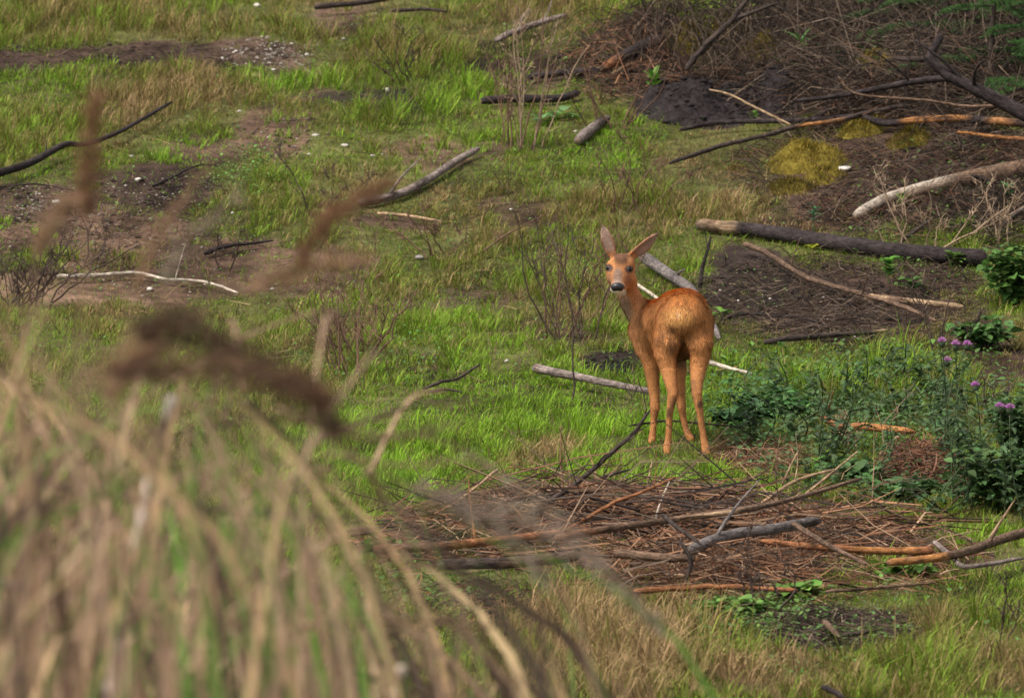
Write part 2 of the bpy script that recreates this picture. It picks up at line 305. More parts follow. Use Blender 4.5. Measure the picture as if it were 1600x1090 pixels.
# name, label, mode (g: lies on the ground, u: stands or leans at its base's distance), photo polyline, r0 px, r1 px, colour, lift m, colour zones, side twigs
STICKS = [
 ('branch', 'long dark knuckled branch curving up out of the grass above the stony bare soil', 'g', [(-60, 290), (0, 272), (50, 255), (100, 228), (135, 226), (190, 205), (268, 160)], 7.5, 2.5, 'burnt', .06, [], 1),
 ('log', 'grey flaking log behind the brown arching grass plume', 'g', [(560, 318), (600, 312), (640, 299), (680, 275), (715, 252), (748, 233)], 8, 5, 'grey', .03, [(0, .3, 'dark'), (.45, .52, 'dark'), (.7, .74, 'dark')], 1),
 ('stick', 'thin pale stick in grass just below the grey flaking log', 'g', [(590, 334), (640, 338), (690, 347)], 3.2, 2, 'tan', .03, [], 0),
 ('stick', 'long bleached stick lying along the edge of the pinkish bare soil', 'g', [(86, 433), (150, 431), (210, 427), (260, 437), (320, 441), (372, 458)], 3.6, 2.2, 'pale', .03, [], 1),
 ('stick', 'short charred stick at the end of the bare soil, near the bleached stick', 'g', [(320, 397), (350, 386), (390, 381), (428, 376)], 4, 2, 'burnt', .03, [], 0),
 ('twig', 'black twig lying among white pebbles on the bare soil', 'g', [(238, 291), (270, 277), (305, 260), (338, 258)], 2.2, 1.3, 'burnt', .015, [], 1),
 ('twig', 'dark fine twig bent over the soil below the knuckled branch', 'g', [(0, 292), (60, 288), (115, 298)], 2, 1.4, 'dark', .015, [], 0),
 ('log', 'short grey log with dark broken end on bright grass beside the deer', 'g', [(836, 576), (850, 580), (900, 590), (950, 600), (1022, 614)], 8, 5, 'grey', .055, [(0, .1, 'burnt'), (.1, .2, 'brown')], 0),
 ('log', 'grey peeling birch-like log running behind the deer', 'g', [(1004, 402), (1045, 431), (1080, 455), (1105, 492), (1124, 530)], 10, 5, 'ash', .04, [(.3, .34, 'burnt')], 1),
 ('stick', 'pale bare stick poking out from behind the hind legs', 'g', [(1090, 562), (1130, 573), (1175, 584)], 4.5, 2.5, 'pale', .05, [], 0),
 ('stick', 'thin pale stick between the deer neck and the grey log', 'g', [(990, 442), (1010, 455), (1040, 475)], 3, 2.5, 'pale', .03, [], 0),
 ('twig', 'black upright twig standing behind the deer rump', 'u', [(1093, 455), (1097, 420), (1103, 400), (1111, 368)], 4, 2, 'burnt', 0, [], 1),
 ('log', 'straight blackened log with a split pale end, below the curved bleached log', 'g', [(1089, 354), (1180, 363), (1280, 379), (1400, 396), (1540, 408)], 10, 14, 'burnt', .03, [(0, .17, 'tan'), (.04, .1, 'brown')], 0),
 ('log', 'curved log bleached white along its top, half buried in litter', 'g', [(1338, 342), (1380, 320), (1430, 305), (1500, 288), (1560, 275), (1660, 258)], 11, 16, 'brown', .03, [(0, .55, 'top')], 0),
 ('branch', 'slim bare branch slanting down across the dark soil', 'g', [(1163, 382), (1200, 398), (1260, 434), (1330, 456), (1400, 476), (1462, 502)], 4.5, 3.5, 'brown', .05, [], 2),
 ('stick', 'thick pinkish stick lying under the slim slanting branch', 'g', [(1352, 466), (1420, 472), (1505, 480)], 6.5, 4, 'tan', .02, [(.3, .5, 'brown')], 0),
 ('twig', 'wavy black root trailing over the dark soil beside the rump', 'g', [(1126, 500), (1165, 491), (1210, 494), (1250, 496), (1302, 512)], 2.8, 1.8, 'burnt', .02, [], 1),
 ('stick', 'dark rotten stick along the lower edge of the dark soil', 'g', [(1195, 536), (1280, 526), (1340, 522), (1388, 516)], 5.5, 3, 'dark', .03, [(.85, 1, 'tan')], 0),
 ('branch', 'long thin black branch with orange peeled stretches crossing above the moss', 'g', [(1062, 204), (1130, 192), (1250, 190), (1340, 184), (1382, 194), (1430, 190), (1500, 187), (1560, 192), (1680, 200)], 3.5, 7, 'burnt', .05, [(.58, .78, 'orange'), (.86, .9, 'orange')], 1),
 ('branch', 'thin brown branch rising from yellow grass to cross the black branch', 'g', [(1046, 256), (1130, 228), (1200, 212), (1250, 198), (1310, 189), (1370, 174), (1418, 165)], 3.5, 4.5, 'dark', .07, [(.5, .68, 'orange')], 2),
 ('branch', 'heavy dark forked branch sloping out of the brash by the spruce', 'u', [(1660, 210), (1600, 178), (1550, 152), (1520, 137), (1488, 121), (1462, 102), (1455, 85), (1472, 55)], 13, 6, 'burnt', .22, [], 3),
 ('branch', 'dark side limb reaching sideways from the heavy forked branch', 'u', [(1498, 126), (1480, 122), (1420, 129), (1360, 141), (1290, 153), (1238, 158)], 7, 3, 'burnt', .22, [], 2),
 ('branch', 'short dark limb stub near the top of the heavy forked branch', 'u', [(1462, 90), (1430, 93), (1395, 91)], 6, 4, 'dark', .22, [], 0),
 ('stick', 'long slim grey stick bridging the brash beneath the forked branch', 'u', [(1590, 165), (1510, 166), (1440, 156), (1340, 147), (1310, 120)], 3, 2, 'brown', .22, [], 0),
 ('stick', 'slim orange stripped stick just below the black peeled branch', 'g', [(1496, 207), (1560, 215), (1650, 222)], 3, 4, 'orange', .05, [(.5, 1, 'red')], 0),
 ('log', 'weathered grey stump of wood below the dead brown stems', 'g', [(903, 222), (930, 200), (950, 186)], 9, 8, 'grey', .03, [(.5, 1, 'dark')], 0),
 ('log', 'charred log lying across the grass behind the tall dead stems', 'g', [(752, 160), (800, 156), (870, 156), (905, 146)], 7, 6, 'burnt', .03, [], 0),
 ('log', 'shorter charred log above the first one behind the dead stems', 'g', [(826, 122), (880, 116), (935, 112)], 6, 6, 'burnt', .03, [], 0),
 ('log', 'thick dark log with orange torn side leaning on the brash mound', 'g', [(940, 110), (985, 86), (1036, 62)], 7, 11, 'burnt', .08, [(0, .3, 'red')], 0),
 ('branch', 'grey branch in the grass beyond the tall dead stems', 'g', [(775, 64), (830, 42), (885, 24)], 6, 4, 'grey', .05, [], 2),
 ('branch', 'dark branch at the far edge of the clearing above gravel', 'g', [(492, 13), (560, 6), (630, -6)], 5, 4, 'dark', .05, [], 1),
 ('stick', 'thin dark stick lying in far grass beside the gravel', 'g', [(612, 18), (660, 15), (698, 19)], 3.5, 2.5, 'dark', .06, [], 0),
 ('stick', 'pale stub of stick below the thick log on the brash mound', 'g', [(955, 118), (975, 106), (993, 96)], 3, 2, 'tan', .05, [], 0),
 ('branch', 'dead branch curving up through brash above the root mound', 'u', [(1095, 85), (1120, 55), (1150, 30), (1215, 5)], 5, 3, 'dark', .22, [], 2),
 ('branch', 'sloping dark dead branch over the mossy brash', 'u', [(1072, 110), (1100, 72), (1140, 36), (1180, -20)], 5, 4, 'dark', .22, [], 2),
 ('stick', 'pale thin stick lying across the dark root mound', 'u', [(1235, 195), (1180, 168), (1140, 148), (1108, 140)], 2.2, 1.6, 'tan', .12, [], 0),
 ('branch', 'dark curving twig arching above the bleached curved log', 'u', [(1553, 298), (1548, 288), (1530, 277), (1500, 276), (1440, 285), (1375, 291)], 3.5, 2, 'burnt', 0, [], 0),
 ('stick', 'thin straight stick propped behind the blackened log', 'u', [(1400, 383), (1428, 362), (1458, 340)], 3.5, 2.5, 'dark', 0, [], 0),
 ('stick', 'pale slender stick leaning in brash near the bleached log', 'u', [(1562, 356), (1585, 335), (1640, 300)], 3, 2.5, 'grey', 0, [], 0),
 # the heap of brown sticks below the deer
 ('stick', 'long reddish stick rising out of the heap towards the thistles', 'g', [(868, 842), (960, 826), (1060, 812), (1150, 800), (1240, 780), (1346, 748)], 6.5, 3, 'brown', .16, [(0, .14, 'red'), (.4, .6, 'tan')], 2),
 ('log', 'bent grey birch-like log resting on the stick heap', 'g', [(1076, 862), (1110, 848), (1150, 836), (1200, 830), (1240, 822), (1280, 814)], 9, 8, 'ash', .12, [(.8, 1, 'dark')], 1),
 ('stick', 'slim brown stick sloping down from the bent grey log', 'g', [(1238, 818), (1290, 850), (1352, 882)], 4.5, 4, 'brown', .15, [], 0),
 ('branch', 'orange stripped branch lying along the end of the heap', 'g', [(1190, 846), (1280, 856), (1380, 862), (1458, 862)], 4.5, 7, 'red', .10, [(.5, .9, 'orange')], 0),
 ('branch', 'stout brown branch curving up beyond the orange stripped branch', 'g', [(1386, 880), (1440, 876), (1500, 866), (1560, 846), (1640, 822)], 6, 8, 'brown', .12, [(0, .4, 'orange')], 1),
 ('stick', 'straight rusty stick in front of the heap by the straw grass', 'g', [(990, 925), (1070, 919), (1150, 918), (1246, 923)], 5.5, 4, 'red', .06, [], 0),
 ('log', 'reddish rotten log at the shaded end of the heap', 'g', [(585, 860), (700, 854), (770, 846), (880, 834)], 8, 6, 'red', .10, [(0, .35, 'brown')], 1),
 ('log', 'dark grey log below the reddish rotten log in the heap', 'g', [(685, 884), (800, 881), (905, 870)], 9, 9, 'dark', .08, [(.4, 1, 'brown')], 0),
 ('log', 'short brown log in the middle of the heap front', 'g', [(960, 866), (1030, 872), (1085, 874)], 8, 6, 'brown', .10, [], 0),
 ('branch', 'dark bowed branch leaning from the heap against the foreleg', 'u', [(825, 805), (900, 755), (950, 712), (990, 675), (1016, 640)], 5, 2, 'dark', .05, [], 2),
 ('branch', 'dark crooked branch beside the bowed one at the heap edge', 'u', [(900, 790), (935, 762), (945, 745), (985, 733)], 4, 2, 'dark', .05, [], 1),
 ('stick', 'pale thin stick standing out of the heap over bright grass', 'u', [(693, 800), (735, 768), (778, 732)], 2.8, 2, 'tan', .03, [], 0),
 ('stick', 'thin rust stick leaning out of the heap beneath the deer', 'u', [(880, 830), (960, 785), (1000, 770), (1056, 745)], 3.5, 2, 'red', .08, [], 1),
 ('stick', 'pale straw stalk slanting in front of the heap sticks', 'u', [(1022, 815), (1034, 780), (1046, 751)], 2, 1.4, 'pale', .05, [], 0),
 ('stick', 'pale stalk upright beneath the deer forefeet', 'u', [(1010, 765), (1016, 735), (1021, 715)], 2, 1.4, 'tan', .02, [], 0),
 ('stick', 'pale bare stick forked over the thistle leaves', 'u', [(1190, 785), (1235, 755), (1270, 742), (1305, 733)], 3.2, 2, 'tan', .10, [], 1),
 ('stick', 'long fine pale stick crossing the forked one', 'u', [(1255, 775), (1300, 738), (1340, 705)], 2.4, 1.5, 'tan', .10, [], 0),
 ('stick', 'fine upright stick beside the forked pale stick', 'u', [(1222, 757), (1235, 728), (1248, 703)], 2, 1.2, 'tan', .08, [], 0),
 ('stick', 'brown twiggy stick at the far edge of the heap', 'u', [(1070, 800), (1130, 768), (1190, 740)], 3.5, 2, 'brown', .06, [], 2),
 ('stick', 'dark short stick hooked over the heap middle', 'u', [(1072, 905), (1080, 880), (1072, 860), (1062, 845)], 4, 3, 'dark', .08, [], 0),
 ('stick', 'dark stick sloping across the long reddish one', 'g', [(1035, 805), (1065, 830), (1095, 850)], 3.5, 3, 'dark', .20, [], 0),
 ('stick', 'pale stick sloping through the curving brown branch', 'g', [(1460, 848), (1490, 872), (1512, 886), (1600, 872)], 4.5, 3.5, 'grey', .10, [], 0),
 ('stick', 'fine pale stick leaning above the curving brown branch', 'u', [(1545, 842), (1565, 812), (1586, 780)], 2.4, 1.4, 'tan', .08, [], 0),
 ('bark_slab', 'peeling orange piece of wood among green thistle leaves', 'g', [(1332, 667), (1380, 671), (1428, 675)], 7, 5, 'orange', .10, [(0, .2, 'red'), (.9, 1, 'red')], 0),
 ('bark_slab', 'ragged reddish stub of wood beside the orange piece', 'g', [(1284, 652), (1300, 662), (1318, 668)], 6, 5, 'red', .10, [], 1),
 ('stick', 'pale forked stick lying in thistles below the orange wood', 'u', [(1372, 706), (1392, 690), (1406, 680)], 3, 2, 'tan', .04, [], 1),
 ('twig', 'dark curved twig resting on short grass near the broken log', 'g', [(662, 608), (690, 597), (715, 592), (750, 569)], 3, 2, 'dark', .06, [], 1),
 ('twig', 'smaller dark twig beside the curved one in short grass', 'g', [(670, 613), (700, 609), (722, 613)], 2.6, 1.6, 'dark', .05, [], 0),
 ('twig', 'thin dark twig lying behind the deer hind legs', 'g', [(985, 665), (1040, 658), (1100, 662), (1160, 668)], 2, 1.4, 'dark', .07, [], 1),
 ('stick', 'brown half hidden stick in the grass in front of the heap', 'g', [(1290, 925), (1380, 918), (1460, 910)], 3, 2, 'brown', .05, [], 0),
 ('stick', 'charred stub lying in short grass below the dark soil', 'g', [(1286, 1074), (1300, 1080), (1318, 1090)], 5, 4, 'burnt', .08, [], 0),
 ('stick', 'broken grey-brown wood piece on the dark soil below the heap', 'g', [(1288, 972), (1300, 985), (1312, 995)], 6, 4, 'brown', .04, [], 0),
 ('stick', 'dark piece of wood beside the grey-brown one', 'g', [(1318, 993), (1345, 989), (1372, 984)], 4.5, 3, 'dark', .04, [], 0),
]
def stick_points(mode, px, lift):
    px = np.array(px, float); n = max(6, int(np.sum(np.linalg.norm(np.diff(px, axis=0), axis=1)) / 9))
    q = spline(px, n)
    if mode == 'g':
        P = hit(q[:, 0], q[:, 1], lift); y = P[:, 1].copy()
        if n > 8:                                      # a stiff stick: smooth the depth so it does not follow every hump
            kk = np.ones(7) / 7; y = np.convolve(np.pad(y, 3, 'edge'), kk, 'valid')
            P = at(q[:, 0], q[:, 1], y)
        g = gz(P[:, 0], P[:, 1]); P[:, 2] = np.maximum(P[:, 2], g + .004)
        return P
    b = hit(q[:1, 0], q[:1, 1], lift)[0]
    s = np.concatenate([[0], np.cumsum(np.linalg.norm(np.diff(q, axis=0), axis=1))]) * mpp(b[1])
    return at(q[:, 0], q[:, 1], b[1] + .25 * s)
def low(P, f=.35, r=.12, front=.5):
    for p in P[::2]: LOW.append((p[0], p[1], f, r, front))
SK = 0
def make_stick(row, group=None):
    global SK
    name, label, mode, px, r0, r1, c, lift, zones, nside = row
    SK += 1; sr = np.random.default_rng(SK)
    P = stick_points(mode, px, lift); n = len(P); t = np.linspace(0, 1, n); R = (r0 + (r1 - r0) * t) * mpp(P[:, 1])
    R = R * ((1 + (.07 if max(r0, r1) > 6 else .16) * vnoise(t * n * .35 + SK * 3.1, t * 0, 2))); R[0] *= .75; R[-1] *= .6
    if mode == 'u':
        q0 = P[0].copy(); q0[2] = gz(q0[0], q0[1]) - .01
        if P[0, 2] - q0[2] < .08: P[0] = q0
    fat = max(r0, r1) > 6
    P = P + (np.stack([0 * t, 0 * t, R], -1) * .3 if mode == 'g' else 0)
    P[1:-1] += sr.normal(size=(n - 2, 3)) * R[1:-1, None] * (.03 if fat else .10)
    k = 10 if fat else 6
    V, F = tube(P, R, k, .035 if fat else .10, SK)
    C = np.tile(np.array(K[c]), (n, k, 1)) * (1 + .7 * vnoise(np.arange(n)[:, None] * .4, np.arange(k)[None] * .7 + SK, 8))[..., None]
    ang = np.linspace(0, 2 * np.pi, k, endpoint=False)
    for (a, b, z) in zones:
        if z == 'top':
            wgt = sstep(.35, .85, np.sin(ang))[None] * (sstep(b + .1, b - .1, t) + .5 * vnoise(t * 9, 0 * t, 4))[:, None].clip(0, 1); tc_ = (.36, .30, .24)
        else:
            e = .025; wgt = (sstep(a - e, a + e, t) * sstep(b + e, b - e, t))[:, None] * np.clip(1.0 + 2.2 * vnoise(t[:, None] * 14 + SK, np.sin(ang)[None] * 1.5, 6), 0, 1); tc_ = K[z]
        C = C * (1 - wgt[..., None]) + np.array(tc_) * wgt[..., None]
    C = np.concatenate([C.reshape(-1, 3), [np.array(K['tan']) * .8 if fat else C[0, 0]], [C[-1, 0]]])
    o = mesh_obj(name, V, F, M_BARK, np.clip(C, .01, .7), label=label, cat={'twig': 'twig', 'log': 'log', 'branch': 'branch', 'bark_slab': 'bark'}.get(name, 'stick'), group=group)
    bark_coords(o, P, k)
    for s_ in range(nside):
        i = int(sr.uniform(.25, .9) * (n - 2)); T = norm(P[i + 1] - P[i]); d = norm(T * .8 + np.array([sr.normal() * .5, sr.normal() * .4, abs(sr.normal()) * .9 + .15]))
        L = min(.10 + .22 * sr.random(), 14 * R[i] + .05); s = np.linspace(0, 1, 7)[:, None]
        Q = P[i] + d * s * L + np.array([sr.normal() * .25, 0, sr.normal() * .25]) * (s ** 2) * L
        V2, F2 = tube(Q, R[i] * np.linspace(.42, .10, 7), 5, .1, SK + s_)
        bark_coords(mesh_obj('side_twig', V2, F2, M_BARK, np.array(K[c]), parent=o), Q, 5)
    low(P)
    return o
for row in STICKS: make_stick(row)

# ------------------------------------------------------------------ the roe deer: one implicit surface, coat colours by place on the body
KX = 2.597
def DP(cx, cy, y): return at(880 + cx / KX, 320 + cy / KX, y)
def grnd(cx, cy, y):                       # a foot: keeps its photo column, rests on the ground
    p = DP(cx, cy, y); p[2] = gz(p[0], p[1]) + .012; return p
HIP_L = [((452, 470), .07, .071), ((424, 555), .035, .056), ((414, 605), .03, .044), ((424, 660), .02, .033), ((436, 715), -.005, .025), ((445, 765), -.02, .0205), ((438, 805), -.022, .0165), ((431, 850), -.018, .0135), ((430, 900), -.01, .0122), ((426, 955), -.005, .013), ((421, 985), -.012, .0155), ((421, 1005), -.02, .014)]
HIP_R = [((542, 480), .06, .067), ((554, 560), .02, .051), ((556, 605), .02, .042), ((548, 660), .01, .0325), ((543, 715), -.02, .025), ((542, 765), -.04, .0205), ((549, 808), -.04, .0165), ((556, 855), -.035, .0135), ((563, 905), -.03, .0122), ((571, 955), -.03, .0135), ((577, 990), -.036, .0165), ((583, 1018), -.045, .0145)]
FOR_L = [((360, 520), .40, .068), ((350, 590), .41, .047), ((358, 645), .40, .034), ((364, 710), .40, .0255), ((370, 770), .40, .0205), ((373, 830), .395, .0195), ((368, 880), .40, .0135), ((365, 930), .40, .0122), ((362, 968), .40, .0145), ((360, 990), .395, .0155), ((358, 1003), .39, .014)]
FOR_R = [((430, 520), .41, .07), ((452, 600), .41, .045), ((468, 655), .41, .031), ((473, 720), .41, .023), ((476, 780), .41, .019), ((480, 825), .405, .0185), ((486, 875), .41, .0132), ((497, 930), .41, .0122), ((508, 968), .41, .0145), ((514, 988), .405, .0155), ((519, 1001), .40, .014)]
TORSO = [((492, 448), .03, .087), ((492, 438), .10, .093), ((468, 446), .17, .095), ((442, 466), .25, .097), ((412, 474), .33, .091), ((384, 482), .40, .083), ((355, 502), .45, .072)]
NECK = [((376, 466), .42, .074), ((340, 455), .45, .063), ((306, 428), .455, .052), ((278, 392), .445, .044), ((260, 345), .43, .042), ((250, 300), .41, .044)]
HEAD = [((240, 248), .385, .050), ((234, 258), .355, .0485), ((229, 278), .325, .041), ((225, 304), .295, .032), ((222, 326), .27, .0255), ((220, 337), .255, .0225)]
JAW = [((240, 300), .37, .042), ((230, 330), .32, .028), ((222, 349), .275, .0165)]
def roundcone(P, a, b, r1, r2):
    ba = b - a; l2 = ba @ ba; h = np.clip(((P - a) @ ba) / l2, 0, 1)
    return np.linalg.norm(P - a - h[..., None] * ba, axis=-1) - (r1 + (r2 - r1) * h)
prims = []; CH = []
def chain(pts, k, feet=False):
    L = [(DP(*p, y), r) for p, y, r in pts]
    if feet:
        tgt = gz(L[-1][0][0], L[-1][0][1]) + .012; dz = tgt - L[-1][0][2]; n = len(L)
        for q in range(n // 2, n): L[q][0][2] += dz * (q - n // 2 + 1) / (n - n // 2)
    CH.append((L, k)); return L
chain(TORSO, .03); chain(NECK, .03)
FEET = [chain(x, .022, True)[-1][0] for x in (HIP_L, HIP_R, FOR_L, FOR_R)]
chain(HEAD, .014); chain(JAW, .014)
for a, b, r1, r2, k in [((236, 262, .35), (226, 300, .30), .046, .030, .012)]: prims.append((DP(*a), DP(*b), r1, r2, k))
for s, cx in ((-1, 195), (1, 266)):                                     # brows and cheeks
    prims.append((DP(cx, 243, .345), DP(cx + 4 * s, 262, .35), .017, .016, .012))
    prims.append((DP(cx + 6 - 4 * s, 300, .34), DP(cx - 2 - 8 * s, 285, .355), .026, .026, .018))
prims.append((DP(205, 338, .262), DP(238, 338, .262), .0165, .0165, .01))        # muzzle breadth
prims.append((DP(312, 515, .48), DP(338, 575, .44), .044, .042, .03))             # brisket
prims.append((DP(478, 572, .16), DP(440, 556, .28), .058, .080, .03))             # belly
H = .0045
lo = np.min([p - r for L, k in CH for p, r in L], 0) - .03; hi = np.max([p + r for L, k in CH for p, r in L], 0) + .03
hi[2] += .12; lo[0] -= .03; hi[0] += .03
nn = np.ceil((hi - lo) / H).astype(int); S = np.full(nn, .5, np.float32)
ax = [lo[q] + H * np.arange(nn[q]) for q in range(3)]
def blend(f, blo, bhi, k):
    i0 = np.clip(((blo - lo) / H).astype(int), 0, nn); i1 = np.clip(((bhi - lo) / H).astype(int) + 2, 0, nn)
    sl = tuple(slice(a, b) for a, b in zip(i0, i1))
    G = np.stack(np.meshgrid(ax[0][sl[0]], ax[1][sl[1]], ax[2][sl[2]], indexing='ij'), -1)
    d = f(G); o = S[sl]; h = np.clip(.5 + .5 * (o - d) / k, 0, 1); S[sl] = o * (1 - h) + d * h - k * h * (1 - h)
def chainf(L):
    def f(G):
        d = None
        for (a, ra), (b, rb) in zip(L[:-1], L[1:]):
            e = roundcone(G, a, b, ra, rb); d = e if d is None else np.minimum(d, e)
        return d
    return f
for L, k in CH:
    m = max(r for p, r in L) + .05; blend(chainf(L), np.min([p for p, r in L], 0) - m, np.max([p for p, r in L], 0) + m, k)
for a, b, r1, r2, k in prims:
    m = max(r1, r2) + .05; blend(lambda G: roundcone(G, a, b, r1, r2), np.minimum(a, b) - m, np.maximum(a, b) + m, k)
EARS = []
def ear(base, tip, facing, wmax):
    a = norm(tip - base); L = np.linalg.norm(tip - base); n_ = norm(facing - a * (facing @ a)); b_ = np.cross(a, n_); EARS.append((base, a, n_, b_, L, wmax))
    def f(G):
        q = G - base; t = (q @ a) / L; b = q @ b_; c = q @ n_
        tt = np.clip(t, 0, 1); wd = wmax * np.clip(np.where(tt < .42, .50 + .50 * np.sin(tt / .42 * np.pi / 2), np.clip(np.cos((tt - .42) / .58 * np.pi / 2), 0, 1) ** .85), .0, 1)
        cup = c - .55 * (b * b) / wmax + .006 * (1 - tt)
        th = .0058 * (1 - .3 * tt)
        return np.maximum(np.maximum(np.abs(cup) - th, (np.abs(b) - wd) * .8), np.maximum(-t * L - .012, (t - 1) * L))
    m = .06; blend(f, np.minimum(base, tip) - m, np.maximum(base, tip) + m, .010)
ear(DP(203, 212, .39), DP(158, 80, .40), np.array([-.25, -1, .15]), .0262)
ear(DP(272, 213, .39), DP(388, 113, .42), np.array([.35, -.9, -.55]), .0258)
# naive surface nets
def surface_nets(S):
    s = S < 0; c = np.zeros(np.array(S.shape) - 1, int); cs = []
    for dx in (0, 1):
        for dy in (0, 1):
            for dz in (0, 1):
                sl = (slice(dx, S.shape[0] - 1 + dx), slice(dy, S.shape[1] - 1 + dy), slice(dz, S.shape[2] - 1 + dz)); c += s[sl]; cs.append((dx, dy, dz, sl))
    act = np.argwhere((c > 0) & (c < 8)); idm = np.full(c.shape, -1); idm[tuple(act.T)] = np.arange(len(act))
    acc = np.zeros((len(act), 3)); cnt = np.zeros(len(act))
    cv = {(dx, dy, dz): S[sl][tuple(act.T)] for dx, dy, dz, sl in cs}
    for p in cv:
        for k in range(3):
            if p[k] == 0:
                q = list(p); q[k] = 1; q = tuple(q); v0, v1 = cv[p], cv[q]; m = (v0 < 0) != (v1 < 0)
                t = v0[m] / (v0[m] - v1[m]); e = np.tile(np.array(p, float), (m.sum(), 1)); e[:, k] += t; acc[m] += e; cnt[m] += 1
    V = lo + H * (act + acc / cnt[:, None]); Q = []
    for k in range(3):
        a, b = [(1, 2), (2, 0), (0, 1)][k]
        s0 = np.take(s, np.arange(S.shape[k] - 1), k); s1 = np.take(s, np.arange(1, S.shape[k]), k)
        e = np.argwhere(s0 != s1); e = e[(e[:, a] > 0) & (e[:, b] > 0) & (e[:, a] < c.shape[a]) & (e[:, b] < c.shape[b])]
        inside = s0[tuple(e.T)]; o = []
        for da, db in ((1, 1), (0, 1), (0, 0), (1, 0)):
            f = e.copy(); f[:, a] -= da; f[:, b] -= db; o.append(idm[tuple(f.T)])
        o = np.stack(o, -1); o[~inside] = o[~inside][:, ::-1]; Q.append(o)
    return V, np.concatenate(Q)
DV, DF = surface_nets(S)
for _ in range(2):
    acc = np.zeros_like(DV); cnt = np.zeros(len(DV))
    for a, b in ((0, 1), (1, 2), (2, 3), (3, 0)):
        np.add.at(acc, DF[:, a], DV[DF[:, b]]); np.add.at(cnt, DF[:, a], 1); np.add.at(acc, DF[:, b], DV[DF[:, a]]); np.add.at(cnt, DF[:, b], 1)
    DV = np.where(cnt[:, None] > 0, DV * .5 + .5 * acc / np.maximum(cnt, 1)[:, None], DV)
fn = np.cross(DV[DF[:, 2]] - DV[DF[:, 0]], DV[DF[:, 3]] - DV[DF[:, 1]]); DN = np.zeros_like(DV)
for q in range(4): np.add.at(DN, DF[:, q], fn)
DN = norm(DN)
def coat(V, N):
    u, v = proj(V); cx = (u - 880) * KX; cy = (v - 320) * KX; y = V[:, 1]
    C = np.tile(np.array([.43, .185, .066]), (len(V), 1))
    def mixc(c, w):
        nonlocal C; w = np.clip(w, 0, 1)[:, None]; C = C * (1 - w) + np.array(c) * w
    def blob(a, b, ra, rb, s0=1.0, s1=.45): return sstep(s0, s1, np.sqrt(((cx - a) / ra) ** 2 + ((cy - b) / rb) ** 2))
    nz = fbm(cx / 28, cy / 40, 91, 3); body = (y > -.2)
    mixc((.46, .17, .04), sstep(430, 350, cy) * (cx > 330) * .9)                     # bright back
    mixc((.24, .095, .036), sstep(.05, .4, fbm(cx / 16, cy / 40, 99, 3)) * .5)                                    # darker guard hair
    mixc((.47, .205, .075), sstep(600, 680, cy) * .75); mixc((.30, .13, .06), sstep(640, 720, cy) * sstep(.0, .4, fbm(cx / 14, cy / 30, 93, 2)) * .5)                                  # paler legs
    rear = (y < .06)
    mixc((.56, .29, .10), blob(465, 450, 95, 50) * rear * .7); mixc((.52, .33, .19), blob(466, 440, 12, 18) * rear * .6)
    stk = fbm(cx / 9, cy / 45, 95, 2); mixc((.125, .060, .030), np.clip(blob(455, 545, 95, 75, 1.1, .2) * rear * (.62 + 1.9 * stk), 0, .8))  # dark fur streaks below the tail, with the shade there painted in
    mixc((.10, .055, .032), blob(478, 620, 50, 60) * (y > .06) * .8)  # underside between the hind legs darkened in colour, as painted shade
    neck = (cx < 350) & (cy > 330) & (cy < 620)
    mixc((.38, .185, .085), neck * sstep(360, 290, cx) * .6); mixc((.25, .175, .125), neck * blob(245, 420, 45, 90) * .75)
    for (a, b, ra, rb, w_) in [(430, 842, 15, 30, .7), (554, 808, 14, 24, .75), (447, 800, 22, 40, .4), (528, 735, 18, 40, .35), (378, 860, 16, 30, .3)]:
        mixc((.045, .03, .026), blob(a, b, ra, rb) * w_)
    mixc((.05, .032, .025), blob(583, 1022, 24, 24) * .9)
    hd = (cy < 372) & (cx < 300) & (y < .43)
    mixc((.40, .17, .065), hd * .8); mixc((.075, .040, .028), hd * blob(235, 214, 48, 40, 1.15, .4) * .85)
    mixc((.50, .22, .08), hd * (blob(196, 228, 18, 24) + blob(272, 232, 18, 26)) * .4)
    mixc((.20, .145, .12), hd * blob(222, 290, 26, 48) * .8); mixc((.24, .12, .075), hd * (blob(188, 300, 16, 26) + blob(262, 302, 20, 28)) * .5)
    mixc((.30, .22, .18), hd * (y < .31) * blob(220, 322, 34, 22) * .6)
    mixc((.012, .011, .013), hd * blob(220, 333, 32, 19, 1.05, .8)); mixc((.72, .66, .60), hd * sstep(342, 350, cy) * sstep(372, 360, cy) * (np.abs(cx - 221) < 34))
    mixc((.72, .66, .60), hd * (blob(196, 345, 9, 8) + blob(243, 346, 8, 7)) * .9)
    for a, b in ((186, 257), (267, 262)): mixc((.06, .045, .045), hd * blob(a, b, 19, 17, 1.1, .7) * .9)
    for (base, a, n_, b_, L, wm) in EARS:
        q = V - base; t = (q @ a) / L; b = np.abs(q @ b_); on = (t > .12) & (t < 1.1) & (b < wm * 1.3) & (np.abs(q @ n_) < .04)
        inner = (N @ n_) > .15
        mixc((.30, .14, .075), on * .85); mixc((.34, .235, .19), on * inner * sstep(wm, wm * .45, b) * sstep(.1, .3, t) * .85); mixc((.10, .06, .05), on * (sstep(.8, 1.0, t) + sstep(wm * .6, wm, b) * .5) * .75)
    return np.clip(C * (1 + .22 * nz[:, None]), .008, .85)
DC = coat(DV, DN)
deer = mesh_obj('roe_deer', DV, DF, M_COAT, DC * .95, label='young russet roe deer standing in grass, looking back over its shoulder', cat='deer')
